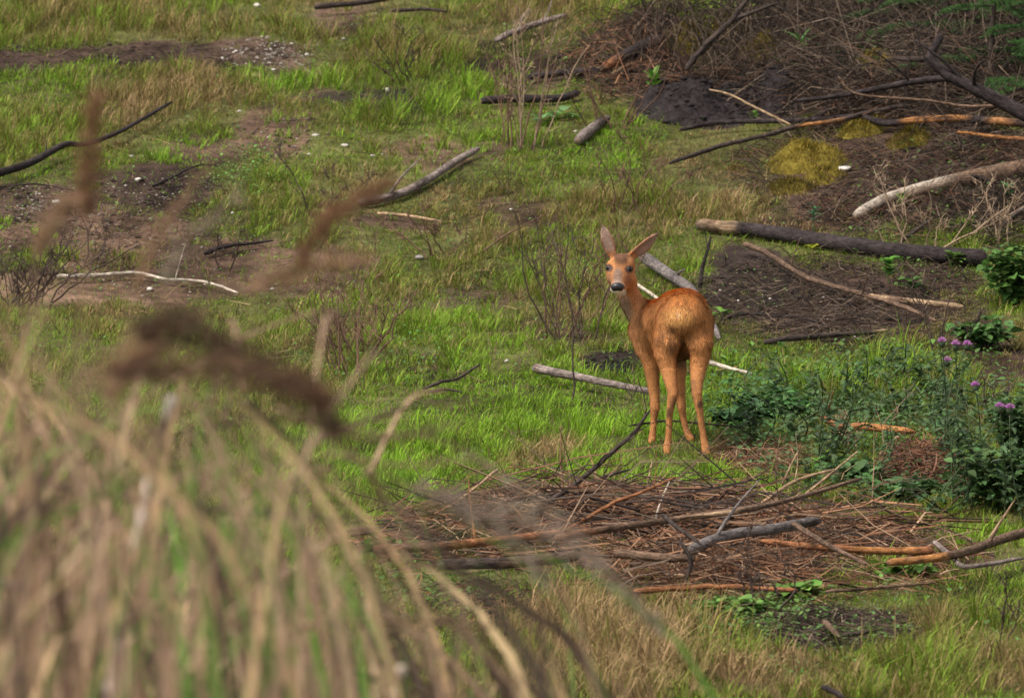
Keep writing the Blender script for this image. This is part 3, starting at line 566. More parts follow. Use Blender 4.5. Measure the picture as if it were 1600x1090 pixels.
# short hair laid along the coat
tri = np.concatenate([DF[:, [0, 1, 2]], DF[:, [0, 2, 3]]]); ar = np.linalg.norm(np.cross(DV[tri[:, 1]] - DV[tri[:, 0]], DV[tri[:, 2]] - DV[tri[:, 0]]), axis=1)
NH = 105000; ti = rng.choice(len(tri), NH, p=ar / ar.sum()); r1 = np.sqrt(U(0, 1, NH)); r2 = U(0, 1, NH)
wb = np.stack([1 - r1, r1 * (1 - r2), r1 * r2], -1)[..., None]
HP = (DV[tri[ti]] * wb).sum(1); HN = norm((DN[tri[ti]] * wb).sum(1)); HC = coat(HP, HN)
hu, hv = proj(HP); hcx = (hu - 880) * KX; hcy = (hv - 320) * KX
isb = (hcy > 340) & (hcy < 640) & (hcx > 300); isn = (hcy > 360) & (hcy < 640) & (hcx <= 300)
nose = (hcy > 312) & (hcy < 372) & (hcx > 180) & (hcx < 258) & (HP[:, 1] < .32)
keep = ~nose; HP, HN, HC, isb, isn, hcx, hcy = [q[keep] for q in (HP, HN, HC, isb, isn, hcx, hcy)]
n = len(HP); LN = U(.004, .008, n) + U(.008, .015, n) * sstep(700, 560, hcy) * sstep(345, 400, hcy + (hcx > 330) * 60)
flow = np.where((hcy < 372)[:, None] & (hcx < 400)[:, None], np.array([0, .7, .5]), np.array([.02, -.45, -1.0])) + rng.normal(size=(n, 3)) * .28
T = norm(flow - HN * (flow * HN).sum(1, keepdims=True)); D = norm(T + HN * U(.12, .42, n)[:, None]); sd_ = np.cross(D, HN) * U(.0008, .0014, n)[:, None]
HV = np.stack([HP - HN * .001 - sd_, HP - HN * .001 + sd_, HP + D * LN[:, None]], 1).reshape(-1, 3)
HC = np.clip(HC * 1.3 * (1 + rng.normal(size=(n, 1)) * .3), .008, .9)
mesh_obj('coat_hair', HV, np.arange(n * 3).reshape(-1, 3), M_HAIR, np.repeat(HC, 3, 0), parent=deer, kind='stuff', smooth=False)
def ball(c, r, nu=14, nv=9, sq=(1, 1, 1)):
    th = np.linspace(0, np.pi, nv)[:, None]; ph = np.linspace(0, 2 * np.pi, nu, endpoint=False)[None]
    V = np.stack([np.sin(th) * np.cos(ph), np.sin(th) * np.sin(ph), np.cos(th) + 0 * ph], -1).reshape(-1, 3) * r * np.array(sq) + c
    i = np.arange(nv - 1)[:, None] * nu; j = np.arange(nu)[None]; return V, np.stack([i + j, i + nu + j, i + nu + (j + 1) % nu, i + (j + 1) % nu], -1).reshape(-1, 4)
def front(cx, cy):                                     # first point of the face seen at that place of the photo
    ys_ = np.arange(.15, .5, .002); P = np.stack([DP(cx, cy, yy) for yy in ys_]); ii = np.clip(((P - lo) / H).astype(int), 0, nn - 1)
    k = np.argmax(S[tuple(ii.T)] < 0); return P[k]
for a, b in ((186, 257), (267, 262)):
    c = front(a, b) + np.array([0, .006, 0]); V, F = ball(c, .0125, sq=(1, 1, .92)); mesh_obj('eye', V, F, M_EYE, parent=deer)
c = front(220, 333); V, F = ball(c + np.array([0, .008, .0]), .0235, 18, 11, (1.05, .62, .70)); V[:, 2] += -.25 * np.abs(V[:, 0] - c[0]) * (V[:, 2] < c[2]); mesh_obj('nose_pad', V, F, M_NOSE, parent=deer)
for p in FEET:                                         # cloven hooves
    for s in (-1, 1):
        t = np.linspace(0, 1, 5)[:, None]; Q = p + np.array([s * .0075, .012, .010]) * (1 - t) + np.array([s * .0085, .034, -.006]) * t
        V, F = tube(Q, [.009, .0095, .009, .007, .003], 8); mesh_obj('hoof', V, F, M_HOOF, parent=deer)
    LOW.append((p[0], p[1], .22, .10, .8)); LOW.append((p[0], p[1] - .1, .3, .16, .5))

# ------------------------------------------------------------------ litter, gravel and stones
MOSS = [(1262, 264, 64, .075, 'broad yellow-green moss cushion beside the largest white stone'), (1290, 285, 34, .05, 'lower yellowish moss cushion at the edge of the broad one'), (1350, 210, 42, .05, 'flat bright moss cushion under the peeled black branch'),
        (1362, 110, 42, .06, 'bright green-yellow moss cushion in the brash by the forked branch'), (1192, 104, 44, .12, 'tall hanging moss clump in a dark hollow of the brash'), (1150, 66, 40, .10, 'dull moss hump high in the brash over the root mound'),
        (1080, 80, 44, .09, 'brownish moss hump where the thick log leans'), (1150, 268, 15, .02, 'tiny vivid moss tuft on the yellowish grass'), (1240, 300, 46, .04, 'low olive moss mat below the broad cushion'), (1420, 230, 38, .05, 'small dull moss mat between peeled branch and rosy stone')]
def in_blob(n, u, v, ru, rv, p=.6):
    a = U(0, 2 * np.pi, n); r = U(0, 1, n) ** p; return u + ru * r * np.cos(a), v + rv * r * np.sin(a), r
MOSSXY = []
for (u_, v_, ru_, h_, _l) in MOSS:
    p_ = hit([u_], [v_])[0]; rx_ = ru_ * mpp(p_[1]); MOSSXY.append((p_[0], p_[1] + rx_ * .6, rx_))
def near_moss(x, y):
    m = np.zeros(len(x), bool)
    for a, b, r in MOSSXY: m |= ((x - a) / (r * 1.1)) ** 2 + ((y - b + r * .6) / (r * 2.2)) ** 2 < 1
    return m
def litter(acc, n, u, v, ru, rv, cols, L=(.05, .25), R=(.0012, .003), heap=0., tilt=.25, bend=.1, yaw=None):
    a, b, r = in_blob(n, u, v, ru, rv); P = hit(a, b); az = U(0, 2 * np.pi, n) if yaw is None else yaw + rng.normal(size=n) * .6 + np.where(U(0, 1, n) < .5, np.pi, 0)
    el = np.abs(rng.normal(size=n)) * tilt; D = np.stack([np.cos(az) * np.cos(el), np.sin(az) * np.cos(el), np.sin(el)], -1)
    ln = U(*L, n) * U(.5, 1, n)
    ok = ~near_moss(P[:, 0], P[:, 1]) if heap > 0 else np.ones(n, bool); P, D, ln, r, az = P[ok], D[ok], ln[ok], r[ok], az[ok]; n = len(P)
    P[:, 2] = gz(P[:, 0], P[:, 1]) + .003 + heap * (1 - r * r) * U(0, 1, n); P -= D * ln[:, None] * .5 * np.array([1, 1, 0])
    P[:, 2] = np.maximum(P[:, 2], gz(P[:, 0], P[:, 1]) + .002)
    c = np.array(cols)[rng.integers(0, len(cols), n)]
    acc.add(*twigs(P, D, ln, U(*R, n), np.clip(c * (1 + rng.normal(size=(n, 1)) * .25), .01, .7), bend))
RED = [(.19, .088, .048), (.24, .125, .07), (.13, .066, .042), (.30, .19, .12), (.10, .062, .045)]
BRN = [(.048, .035, .028), (.078, .054, .04), (.032, .025, .022), (.13, .092, .066)]
heap = Acc()
for (u_, v_, ru_, rv_) in [(760, 815, 130, 20), (900, 800, 150, 24), (1060, 815, 190, 30), (1180, 850, 160, 28), (1320, 848, 140, 18), (900, 868, 210, 22), (690, 860, 110, 26), (1420, 872, 90, 14), (1130, 912, 170, 16)]:
    k_ = ru_ * rv_ / 4000.
    litter(heap, int(470 * k_), u_, v_, ru_ * 1.12, rv_ * 1.15, RED, (.05, .28), (.0012, .0034), .09, .25, .10)
    litter(heap, int(120 * k_), u_, v_, ru_ * 1.2, rv_ * 1.2, RED + BRN, (.12, .5), (.0018, .0042), .11, .25, .10, 0.25)
litter(heap, 1300, 1440, 752, 85, 26, [RED[0], RED[2], RED[4]], (.04, .16), (.0016, .0036), .16, .35, .12)
litter(heap, 900, 1200, 905, 300, 40, RED, (.06, .25), (.0012, .003), .03)
MIX = RED + BRN + [(.045, .033, .028)]
litter(heap, 190, 1020, 835, 450, 55, MIX, (.3, .95), (.0028, .006), .17, .12, .05, .2)
litter(heap, 110, 1000, 810, 380, 40, MIX, (.2, .55), (.002, .004), .15, .55, .06, .4)
litter(heap, 60, 740, 860, 160, 40, MIX, (.25, .7), (.0028, .005), .12, .15, .05, .1)
heap.build('twig_litter', M_TWIG, kind='stuff', label='heaped reddish dead needles and fine twigs around the larger sticks', cat='litter', smooth=False)
lit2 = Acc()
litter(lit2, 2600, 1310, 470, 250, 70, BRN, (.04, .22), (.001, .0026), .012)
litter(lit2, 4200, 1430, 275, 290, 95, BRN + [RED[2]], (.05, .3), (.001, .0026), .03, .3)
litter(lit2, 1200, 1000, 100, 120, 75, BRN + RED[:2], (.05, .35), (.0012, .003), .05, .35)
litter(lit2, 900, 150, 370, 260, 70, BRN, (.03, .14), (.0008, .002))
litter(lit2, 700, 200, 95, 320, 30, BRN, (.03, .16), (.001, .0022))
litter(lit2, 900, 1190, 722, 90, 30, RED, (.04, .18), (.001, .0024), .02)
litter(lit2, 600, 1280, 985, 160, 40, BRN, (.04, .18), (.001, .0026), .01)
litter(lit2, 2200, 700, 400, 900, 400, BRN + [(.28, .19, .10)], (.04, .2), (.0009, .002), .03)
litter(lit2, 900, 750, 960, 200, 50, BRN + RED[:2], (.04, .18), (.001, .0026), .02)
lit2.build('ground_litter', M_TWIG, kind='stuff', label='fine dead twigs and needles strewn over the bare soil', cat='litter', smooth=False)
br = Acc()
litter(br, 3600, 1440, 95, 340, 110, BRN, (.15, .75), (.0012, .0034), .12, .35, .16)
litter(br, 1400, 1330, 140, 240, 45, BRN + [RED[2]], (.2, .8), (.0015, .0035), .08, .2, .12)
litter(br, 1000, 1150, 55, 160, 70, BRN, (.2, .7), (.0012, .003), .2, .5, .2)
n = 600; a, b, _ = in_blob(n, 1170, 70, 190, 75); P = hit(a, b); L = U(.25, .6, n)       # drooping dead stems hung over the bank
for q in range(n):
    s = np.linspace(0, 1, 6)[:, None]; dx, dy = rng.normal() * .5, -abs(rng.normal()) * .5
    Q = P[q] + np.array([dx * L[q], dy * L[q] * .6, 0]) * s + np.array([0, 0, 1]) * L[q] * (1.5 * s - 1.75 * s ** 2)
    br.add(*tube(Q, np.linspace(.0026, .001, 6), 3), np.array(BRN[q % 4]) * U(.7, 1.4))
litter(br, 500, 1560, 345, 90, 50, BRN, (.1, .4), (.0012, .003), .03, .3, .12)
br.build('brash', M_TWIG, kind='stuff', label='dense tangle of dead brown twigs piled on the bank', cat='brash', smooth=False)
# pebbles
def pebble(P, r, sr):
    t = (1 + 5 ** .5) / 2
    V = norm(np.array([(-1, t, 0), (1, t, 0), (-1, -t, 0), (1, -t, 0), (0, -1, t), (0, 1, t), (0, -1, -t), (0, 1, -t), (t, 0, -1), (t, 0, 1), (-t, 0, -1), (-t, 0, 1)], float))
    F = np.array([(0, 11, 5), (0, 5, 1), (0, 1, 7), (0, 7, 10), (0, 10, 11), (1, 5, 9), (5, 11, 4), (11, 10, 2), (10, 7, 6), (7, 1, 8), (3, 9, 4), (3, 4, 2), (3, 2, 6), (3, 6, 8), (3, 8, 9), (4, 9, 5), (2, 4, 11), (6, 2, 10), (8, 6, 7), (9, 8, 1)])
    V = V * (1 + sr.normal(size=(12, 1)) * .16) * np.array([sr.uniform(.8, 1.4), sr.uniform(.8, 1.3), sr.uniform(.5, .9)]) * r
    return V + P, F
def midsub(V, F):
    e = {}; V = list(map(np.array, V)); G = []
    def m(a, b):
        k = (min(a, b), max(a, b))
        if k not in e: e[k] = len(V); V.append((V[a] + V[b]) * .5 * 1.04 - .04 * c0)
        return e[k]
    c0 = np.mean(V, 0)
    for a, b, c in F: ab, bc, ca = m(a, b), m(b, c), m(c, a); G += [(a, ab, ca), (b, bc, ab), (c, ca, bc), (ab, bc, ca)]
    return np.array(V), np.array(G)
gv = Acc()
for (n, u, v, ru, rv, big) in [(420, 425, 84, 85, 26, .011), (380, 60, 322, 120, 34, .008), (450, 170, 368, 220, 55, .007), (160, 250, 300, 110, 32, .008), (90, 450, 205, 60, 40, .009), (60, 250, 290, 110, 30, .008),
                               (140, 1190, 462, 110, 45, .008), (50, 1330, 510, 140, 30, .008), (60, 560, 20, 70, 25, .010), (90, 200, 445, 250, 20, .008), (40, 640, 240, 90, 20, .007), (60, 330, 400, 140, 30, .007)]:
    a, b, _ = in_blob(n, u, v, ru, rv, .7); P = hit(a, b)
    for q in range(n):
        r = big * (.22 + .7 * U(0, 1) ** 4); V, F = pebble(P[q] + [0, 0, r * .25], r, rng); gv.add(V, F, np.array([.33, .28, .235]) * U(.5, 1.3))
cl = Acc()
for (n, u, v, ru, rv, big, c_) in [(420, 1300, 470, 230, 62, .016, (.026, .020, .018)), (260, 1420, 270, 250, 80, .018, (.03, .022, .019)), (240, 150, 370, 200, 48, .014, (.11, .07, .054)), (160, 250, 300, 120, 36, .014, (.05, .036, .03)), (120, 30, 320, 110, 30, .014, (.06, .044, .036)),
                                   (170, 150, 92, 320, 24, .015, (.045, .033, .028)), (60, 975, 566, 60, 26, .014, (.022, .018, .016)), (110, 1280, 985, 140, 34, .015, (.03, .023, .02)), (90, 440, 215, 75, 38, .012, (.07, .05, .04)), (260, 1120, 165, 130, 36, .022, (.024, .019, .018))]:
    a, b, _ = in_blob(n, u, v, ru, rv, .6); P = hit(a, b)
    for q in range(n):
        r = big * (.3 + .9 * U(0, 1) ** 3); V, F = pebble(P[q] + [0, 0, r * .2], r, rng); cl.add(V, F, np.array(c_) * U(.6, 1.5))
cl.build('soil_clods', M_GROUND, kind='stuff', label='loose dark clods and crumbs of earth on the bare soil', cat='soil', smooth=False)
gv.build('gravel', M_STONE, kind='stuff', label='scattered small pale gravel on the bare soil', cat='gravel', smooth=False)
WHITE, GREYST = (.50, .45, .39), (.26, .22, .21)
STN = [(u, v, r, WHITE, 'small white stone half sunk in the bare soil below the knuckled branch', 'white stones by the knuckled branch') for u, v, r in [(89, 314, 5.5), (216, 279, 5), (206, 242, 3.5), (363, 331, 4), (17, 382, 3.5)]] + \
      [(u, v, r, WHITE, 'white stone among the pale gravel at the far end of the clearing', 'white stones in the far gravel') for u, v, r in [(348, 90, 4), (369, 78, 4), (480, 84, 5), (402, 7, 5), (428, 107, 4.5), (537, 59, 4.5)]] + \
      [(u, v, r, WHITE, 'white stone on the thin soil patch above the grey flaking log', 'white stones above the flaking log') for u, v, r in [(494, 210, 5), (483, 240, 5), (374, 172, 3.5), (539, 226, 5.5), (583, 241, 4)]] + \
      [(u, v, r, WHITE, 'small white stone on the dark soil by the deer rump', 'white stones on the dark soil') for u, v, r in [(1203, 464, 3.5), (1155, 467, 3.5), (1286, 464, 4.5), (1335, 523, 3.5), (1123, 480, 3)]] + \
      [(606, 139, 5.5, WHITE, 'single white stone at the rim of the small dark hole in grass', None), (1320, 264, 9, (.66, .60, .54), 'largest white stone, lying beside the yellow moss cushion', None),
       (1357, 272, 6, (.42, .33, .26), 'pinkish stone next to the largest white stone', None), (1428, 243, 5, (.38, .24, .18), 'rosy stone on litter below the peeled branch', None),
       (799, 325, 4.5, WHITE, 'lone white stone in thin grass below the tall dead stems', None), (899, 204, 4, WHITE, 'white stone beside the weathered grey stump', None),
       (425, 449, 4.5, WHITE, 'white stone past the tip of the bleached stick', None), (234, 450, 6, WHITE, 'flat white stone under the bleached stick', None),
       (792, 561, 4.5, WHITE, 'white stone on bare ground behind the broken log', None), (656, 401, 8, GREYST, 'rounded grey stone in the middle of the grass', None)]
for (u, v, r, c, lab, grp) in STN:
    P = hit([u], [v], .012)[0]; R = r * mpp(P[1]) * .9; V, F = pebble(P * [1, 1, 0] + [0, 0, gz(P[0], P[1]) + R * .45], R, rng); V, F = midsub(V, F)
    o = mesh_obj('stone', V, F, M_STONE, np.array(c), label=lab, cat='stone', group=grp); LOW.append((P[0], P[1], .3, .06, .35))

# ------------------------------------------------------------------ peat mound and moss cushions
def dome(cx, cy, rx, ry, h, seed, nr=22, na=44, rough=.25):
    r = np.linspace(0, 1, nr)[:, None]; a = np.linspace(0, 2 * np.pi, na, endpoint=False)[None]
    wob = 1 + .28 * vnoise(np.cos(a) * 1.6 + seed, np.sin(a) * 1.6, 4)
    x = cx + rx * r * np.cos(a) * wob; y = cy + ry * r * np.sin(a) * wob
    z = gz(x, y) - .012 + h * (1 - r ** 2.2) ** .8 * (1 + rough * 2 * fbm(x / (rx * .5), y / (rx * .5), seed, 3)) + rough * .12 * h * vnoise(x / .025, y / .025, seed)
    V = np.stack([x, y, z], -1).reshape(-1, 3); i = np.arange(nr - 1)[:, None] * na; j = np.arange(na)[None]
    return V, np.stack([i + j, i + na + j, i + na + (j + 1) % na, i + (j + 1) % na], -1).reshape(-1, 4)
p = hit([1125], [188])[0]; p[1] += .2
V, F = dome(p[0], p[1], .44, .36, .13, 5, 60, 110, .8); V += rng.normal(size=V.shape) * .004
md = empty('peat_mound', p, 'dark bare mound of peat and roots beneath the brash', 'mound'); mesh_obj('soil', V, F, M_GROUND, np.array([.030, .024, .024]), parent=md)
rt = Acc(); q = V[rng.integers(0, len(V), 700)]; D = rng.normal(size=(700, 3)) * [1, .6, .35] - [0, .4, .3]
rt.add(*twigs(q, D, U(.03, .16, 700), U(.0008, .0022, 700), jit((.05, .038, .034), 700, .4), .2))
for q_ in range(140):
    v_ = V[rng.integers(0, len(V))]; vv, ff = pebble(v_, U(.006, .022), rng); rt.add(vv, ff, np.array([.024, .019, .018]) * U(.6, 1.6))
rt.build('roots', M_TWIG, parent=md, kind='stuff', smooth=False)
for k, (u, v, ru, h, lab) in enumerate(MOSS):
    p = hit([u], [v])[0]; rx = ru * mpp(p[1]); p[1] += rx * .6; V, F = dome(p[0], p[1], rx, rx * 1.1, h, 20 + k, 24, 48, .45)
    c = np.array([.175, .130, .022]) * (.55 if k in (4, 5, 6, 8, 9) else 1)
    m = mesh_obj('moss_cushion', V, F, M_MOSS, np.clip(c * (1 + 1.1 * fbm(V[:, :1] / .05, V[:, 1:2] / .05, k, 3)), .01, .4), label=lab, cat='moss'); n = int(1500 * (rx / .15) ** 1.2); q = V[rng.integers(0, len(V), n)] + rng.normal(size=(n, 3)) * .006
    Vb, T, C = blades(q - [0, 0, .004], U(0, 6.28, n), U(.012, .034, n), U(.002, .004, n), U(.2, 1, n), jit(c * 1.1, n, .4)); mesh_obj('moss_tips', Vb, T, M_GRASS, C, parent=m, kind='stuff')

# ------------------------------------------------------------------ dead weed stems
def dead_weed(u, v, hpx, n, spread, c, lab, lean=0., branch=5, r=.0042, up=.75, group=None):
    b = hit([u], [v])[0]; b[2] = gz(b[0], b[1]); h = hpx * mpp(b[1]); o = empty('dead_weed', b, lab, 'dead plant', group)
    for k in range(n):
        A = Acc(); hh = h * (1 if k == 0 else U(.45, 1.0)); x0 = rng.normal() * .02 + U(-1, 1) * spread * .25; y0 = rng.normal() * .05
        p0 = np.array([b[0] + x0, b[1] + y0, 0]); p0[2] = gz(p0[0], p0[1]) - .01
        tip = p0 + np.array([x0 * 2.0 + lean * hh + rng.normal() * spread * .25, rng.normal() * .06, hh])
        s = np.linspace(0, 1, 10)[:, None]; Q = p0 * (1 - s) + tip * s + rng.normal(size=(10, 3)) * .004 + np.array([rng.normal() * .03, 0, 0]) * np.sin(s * np.pi)
        cc = np.array(c) * U(.75, 1.3); A.add(*tube(Q, np.linspace(r, r * .4, 10) * U(.7, 1.2), 4), cc)
        m = rng.integers(max(1, branch - 2), branch + 3)
        t = U(.3, .98, m); P = p0 + (tip - p0) * t[:, None]; az = U(0, 6.28, m); D = np.stack([np.cos(az) * .6, np.sin(az) * .4, np.full(m, up)], -1)
        A.add(*twigs(P, D, U(.12, .32, m) * hh, np.full(m, r * .45), np.tile(cc, (m, 1)), .12))
        m2 = m * 5; i = rng.integers(0, m, m2); P2 = P[i] + norm(D)[i] * (U(.2, 1, m2) * .2 * hh)[:, None]; D2 = D[i] + rng.normal(size=(m2, 3)) * .7
        A.add(*twigs(P2, D2, U(.01, .05, m2), np.full(m2, r * .4), np.tile(cc * 1.15, (m2, 1)), .1)); A.build('stem', M_TWIG, parent=o, smooth=False)
    LOW.append((b[0], b[1], .6, .05, .2))
RB, DK, PL = (.135, .078, .055), (.065, .045, .038), (.26, .18, .12)
for a in [(548, 588, 240, 9, .22, RB, 'reddish-brown dead weed clump standing alone in the short grass'), (560, 560, 120, 12, .30, RB, 'low dead weed tangle at the foot of the reddish-brown clump'),
          (900, 538, 250, 7, .32, DK, 'tall dark dead weed with many branches, close to the deer face'), (862, 530, 190, 6, .24, RB, 'brown dead weed next to the tall dark branching one'), (925, 505, 170, 5, .2, RB, 'slender dead weed close by the deer neck'),
          (903, 628, 250, 1, .02, DK, 'single dark dead stalk rising beside the broken log'), (973, 692, 105, 1, .02, DK, 'thin bare stalk in front of the foreleg'), (800, 240, 300, 7, .22, RB, 'tall dead stems standing before the charred logs'),
          (820, 235, 230, 8, .25, PL, 'paler dead stems mixed with the tall ones before the charred logs'), (950, 205, 150, 8, .3, RB, 'feathery dead stems above the weathered grey stump'), (45, 480, 130, 12, .40, DK, 'dark twiggy dead weed by the end of the bleached stick'),
          (5, 478, 110, 9, .35, DK, 'dark twiggy dead weed at the border of the bare soil'), (345, 425, 90, 3, .1, DK, 'small dark dead weed beside the short charred stick'), (140, 420, 110, 3, .15, DK, 'sparse dark stalks on the pinkish soil'),
          (1432, 392, 135, 9, .5, PL, 'fan of pale dry stems in front of the curved bleached log'), (1180, 965, 150, 3, .08, DK, 'dark stalks standing in front of the stick heap'), (1208, 955, 90, 2, .05, DK, 'shorter dark stalk next to the heap stalks'),
          (1556, 1010, 130, 2, .06, DK, 'lone dark stalk in the grass beyond the heap end'), (1560, 385, 100, 5, .35, PL, 'pale dry stems in brash beside the bleached log'), (1470, 560, 110, 4, .2, DK, 'dark dead stems behind the thistle flowers'),
          (1545, 650, 70, 7, .18, DK, 'black withered weed under the lilac thistle pair'), (640, 130, 90, 5, .25, DK, 'dark twig spray in the far bright grass'), (700, 400, 90, 6, .5, RB, 'sparse thin dead stems by the rounded grey stone'),
          (985, 330, 120, 7, .5, RB, 'thin dead stems in olive grass above the deer ears'), (1330, 705, 90, 4, .2, PL, 'dry straw stems among the thistle leaves'), (505, 330, 110, 4, .2, DK, 'fine dark stalks in grass near the brown arching plume')]:
    dead_weed(*a)

# ------------------------------------------------------------------ thistles, bushes, seedlings, spruces
THIS = [(0, .10), (.12, .55), (.18, .22), (.3, .95), (.37, .32), (.5, 1.0), (.57, .3), (.7, .75), (.76, .22), (.88, .4), (1, .02)]
OVAL = [(0, .08), (.15, .55), (.4, 1.0), (.65, .85), (.85, .45), (1, .02)]
LANCE = [(0, .3), (.3, 1), (.7, .7), (1, .02)]
def leafy(o, name, P, D, L, W, C, prof, droop=.3, m=None):
    N = np.cross(np.cross(D, [0, 0, 1.0]) + 1e-4, D) + rng.normal(size=P.shape) * .25
    V, F, C = leaves(P, D, N, L, W, C, prof, droop); return mesh_obj(name, V, F, m or M_LEAF, C, parent=o, kind='stuff')
def thistle(u, v, hpx, lab, flowers=(), dark=1., group=None, nst=3):
    b = hit([u], [v])[0]; b[2] = gz(b[0], b[1]); h = hpx * mpp(b[1]); o = empty('thistle', b, lab, 'thistle', group); PP = []; DD = []; LL = []
    tops = [at(fu, fv, b[1] + rng.normal() * .04) for fu, fv in flowers] or [b + np.array([rng.normal() * .10, rng.normal() * .1, h * U(.65, 1)]) for _ in range(nst)]
    for t in tops:
        s = np.linspace(0, 1, 8)[:, None]; p0 = b + np.array([rng.normal() * .03, rng.normal() * .03, -.01]); Q = p0 * (1 - s) + t * s + np.array([rng.normal() * .04, 0, 0]) * np.sin(s * np.pi)
        V, F = tube(Q, np.linspace(.0038, .0022, 8), 5); mesh_obj('stem', V, F, M_LEAF, np.array([.075, .105, .045]), parent=o)
        hh = t[2] - p0[2]; m = int(12 + hh * 60); tt = U(.03, .97, m) ** .8; q = p0 + (t - p0) * tt[:, None]; az = U(0, 6.28, m); el = U(-.1, .9, m)
        PP.append(q); DD.append(np.stack([np.cos(az) * np.cos(el), np.sin(az) * np.cos(el), np.sin(el)], -1)); LL.append(U(.035, .085, m) * (1.15 - .6 * tt))
        if flowers:
            V, F = ball(t - [0, 0, .012], .013, 10, 8, (1, 1, 1.25)); hd = mesh_obj('flower_head', V, F, M_LEAF, np.array([.06, .08, .04]), parent=o)
            n = 260; az = U(0, 6.28, n); el = U(.25, 1.5, n); D = np.stack([np.cos(az) * np.cos(el), np.sin(az) * np.cos(el), np.sin(el)], -1)
            V, F, C = twigs(np.repeat((t - [0, 0, .006])[None], n, 0), D, U(.014, .022, n), np.full(n, .0012), jit((.58, .26, .54), n, .15), .05); mesh_obj('florets', V, F, M_FLOWER, C, parent=hd, kind='stuff', smooth=False)
    P, D, L = np.concatenate(PP), np.concatenate(DD), np.concatenate(LL)
    leafy(o, 'foliage', P, D, L, L * .24, jit(np.array([.070, .118, .046]) * dark, len(P), .25, .08), THIS)
    LOW.append((b[0], b[1], .8, .1, .2))
thistle(1490, 760, 220, 'thistle with three lilac heads close together beyond the reddish needle pile', [(1472, 532), (1493, 537), (1511, 537)])
thistle(1478, 700, 140, 'thistle with one faded head below the trio of lilac heads', [(1480, 562)])
thistle(1528, 790, 190, 'thistle carrying a single lilac head', [(1524, 601)])
thistle(1578, 820, 190, 'thistle with two large lilac heads touching each other', [(1562, 634), (1578, 636)])
thistle(1290, 735, 150, 'dark thistle standing closest to the deer, without flowers', (), .8, None, 5)
thistle(1505, 800, 200, 'dark upright thistle column behind the heap end', (), .62, None, 5)
def thicket_label(u, v):
    if u < 1300: return 'flowerless thistle between the deer and the orange wood', 'thistles by the deer'
    if v < 640: return 'flowerless thistle at the grassy far rim of the thicket', 'thistles at the far rim'
    if v > 760: return 'flowerless thistle right behind the stick heap', 'thistles behind the heap'
    if u < 1480: return 'flowerless thistle around the orange wood and needle pile', 'thistles round the orange wood'
    return 'flowerless thistle among the lilac-headed ones', 'thistles among the lilac heads'
for (u, v) in [(1235, 690), (1262, 660), (1330, 700), (1365, 655), (1395, 735), (1425, 690), (1455, 660), (1350, 610), (1400, 600), (1440, 620), (1535, 740), (1575, 760), (1600, 700), (1560, 690), (1330, 765), (1390, 795), (1450, 810), (1310, 640), (1420, 650), (1470, 740), (1640, 760), (1650, 680), (1260, 770), (1500, 690), (1215, 640), (1180, 690), (1545, 800)]:
    lb, gp = thicket_label(u, v); thistle(u + U(-6, 6), v, U(55, 115), lb, (), U(.8, 1.3), gp, 3)
def bush(u, v, wpx, hpx, nl, c, lab, prof=OVAL, L=(.03, .07), wr=.36, name='bush'):
    b = hit([u], [v])[0]; b[2] = gz(b[0], b[1]); k = mpp(b[1]); rx, h = wpx * k, hpx * k; o = empty(name, b, lab, 'bush'); n = 14
    A = Acc(); tips = b + np.stack([U(-1, 1, n) * rx * .8, U(-1, 1, n) * rx * .6, U(.5, 1, n) * h], -1)
    for t in tips: s = np.linspace(0, 1, 6)[:, None]; A.add(*tube(b * (1 - s) + t * s - np.array([0, 0, .01]) + np.array([0, 0, .15 * h]) * np.sin(s * np.pi), np.linspace(.003, .0012, 6), 4), np.array([.06, .05, .03]))
    A.build('stems', M_TWIG, parent=o, kind='stuff', smooth=False)
    i = rng.integers(0, n, nl); P = b + (tips[i] - b) * (U(.12, 1.02, nl) ** .7)[:, None] + rng.normal(size=(nl, 3)) * np.array([rx, rx * .8, h * .5]) * .16
    P[:, 2] = np.maximum(P[:, 2], gz(P[:, 0], P[:, 1]) + .01); az = U(0, 6.28, nl); el = U(-.3, .8, nl); l = U(*L, nl)
    leafy(o, 'foliage', P, np.stack([np.cos(az) * np.cos(el), np.sin(az) * np.cos(el), np.sin(el)], -1), l, l * wr, jit(c, nl, .28, .08), prof)
bush(1560, 800, 75, 110, 1300, (.072, .128, .042), 'dark leafy bush behind the curving brown branch', OVAL, (.02, .05))
bush(1610, 740, 80, 140, 1300, (.078, .14, .045), 'tall leafy bush next to the thistle with two heads', OVAL, (.02, .05))
bush(1420, 790, 80, 40, 350, (.065, .125, .04), 'low leafy plant between needle pile and stick heap')
bush(1330, 760, 70, 40, 300, (.06, .12, .036), 'low green plant beneath the forked pale stick')
bush(1200, 660, 70, 50, 520, (.06, .13, .036), 'low bramble plant just beside the hind leg', OVAL, (.02, .045), .42)
bush(1160, 670, 50, 40, 260, (.05, .115, .04), 'trailing bramble touching the hind leg shadow', OVAL, (.03, .06), .42)
bush(1590, 480, 60, 100, 520, (.075, .15, .035), 'bright leafy bush at the end of the blackened log')
bush(1540, 545, 50, 50, 260, (.07, .14, .035), 'small leafy bush beside the three lilac heads')
bush(1300, 612, 60, 36, 300, (.075, .15, .04), 'low weeds growing between dark soil and thistles')
bush(1420, 900, 50, 24, 160, (.12, .22, .04), 'pale green weed in front of the orange stripped branch')
bush(1240, 935, 45, 22, 150, (.11, .19, .035), 'small weed by the straight rusty stick')
bush(1150, 960, 60, 24, 220, (.10, .18, .035), 'low weed patch under the dark stalks')
bush(620, 870, 40, 30, 140, (.10, .2, .04), 'small weed beside the reddish rotten log')
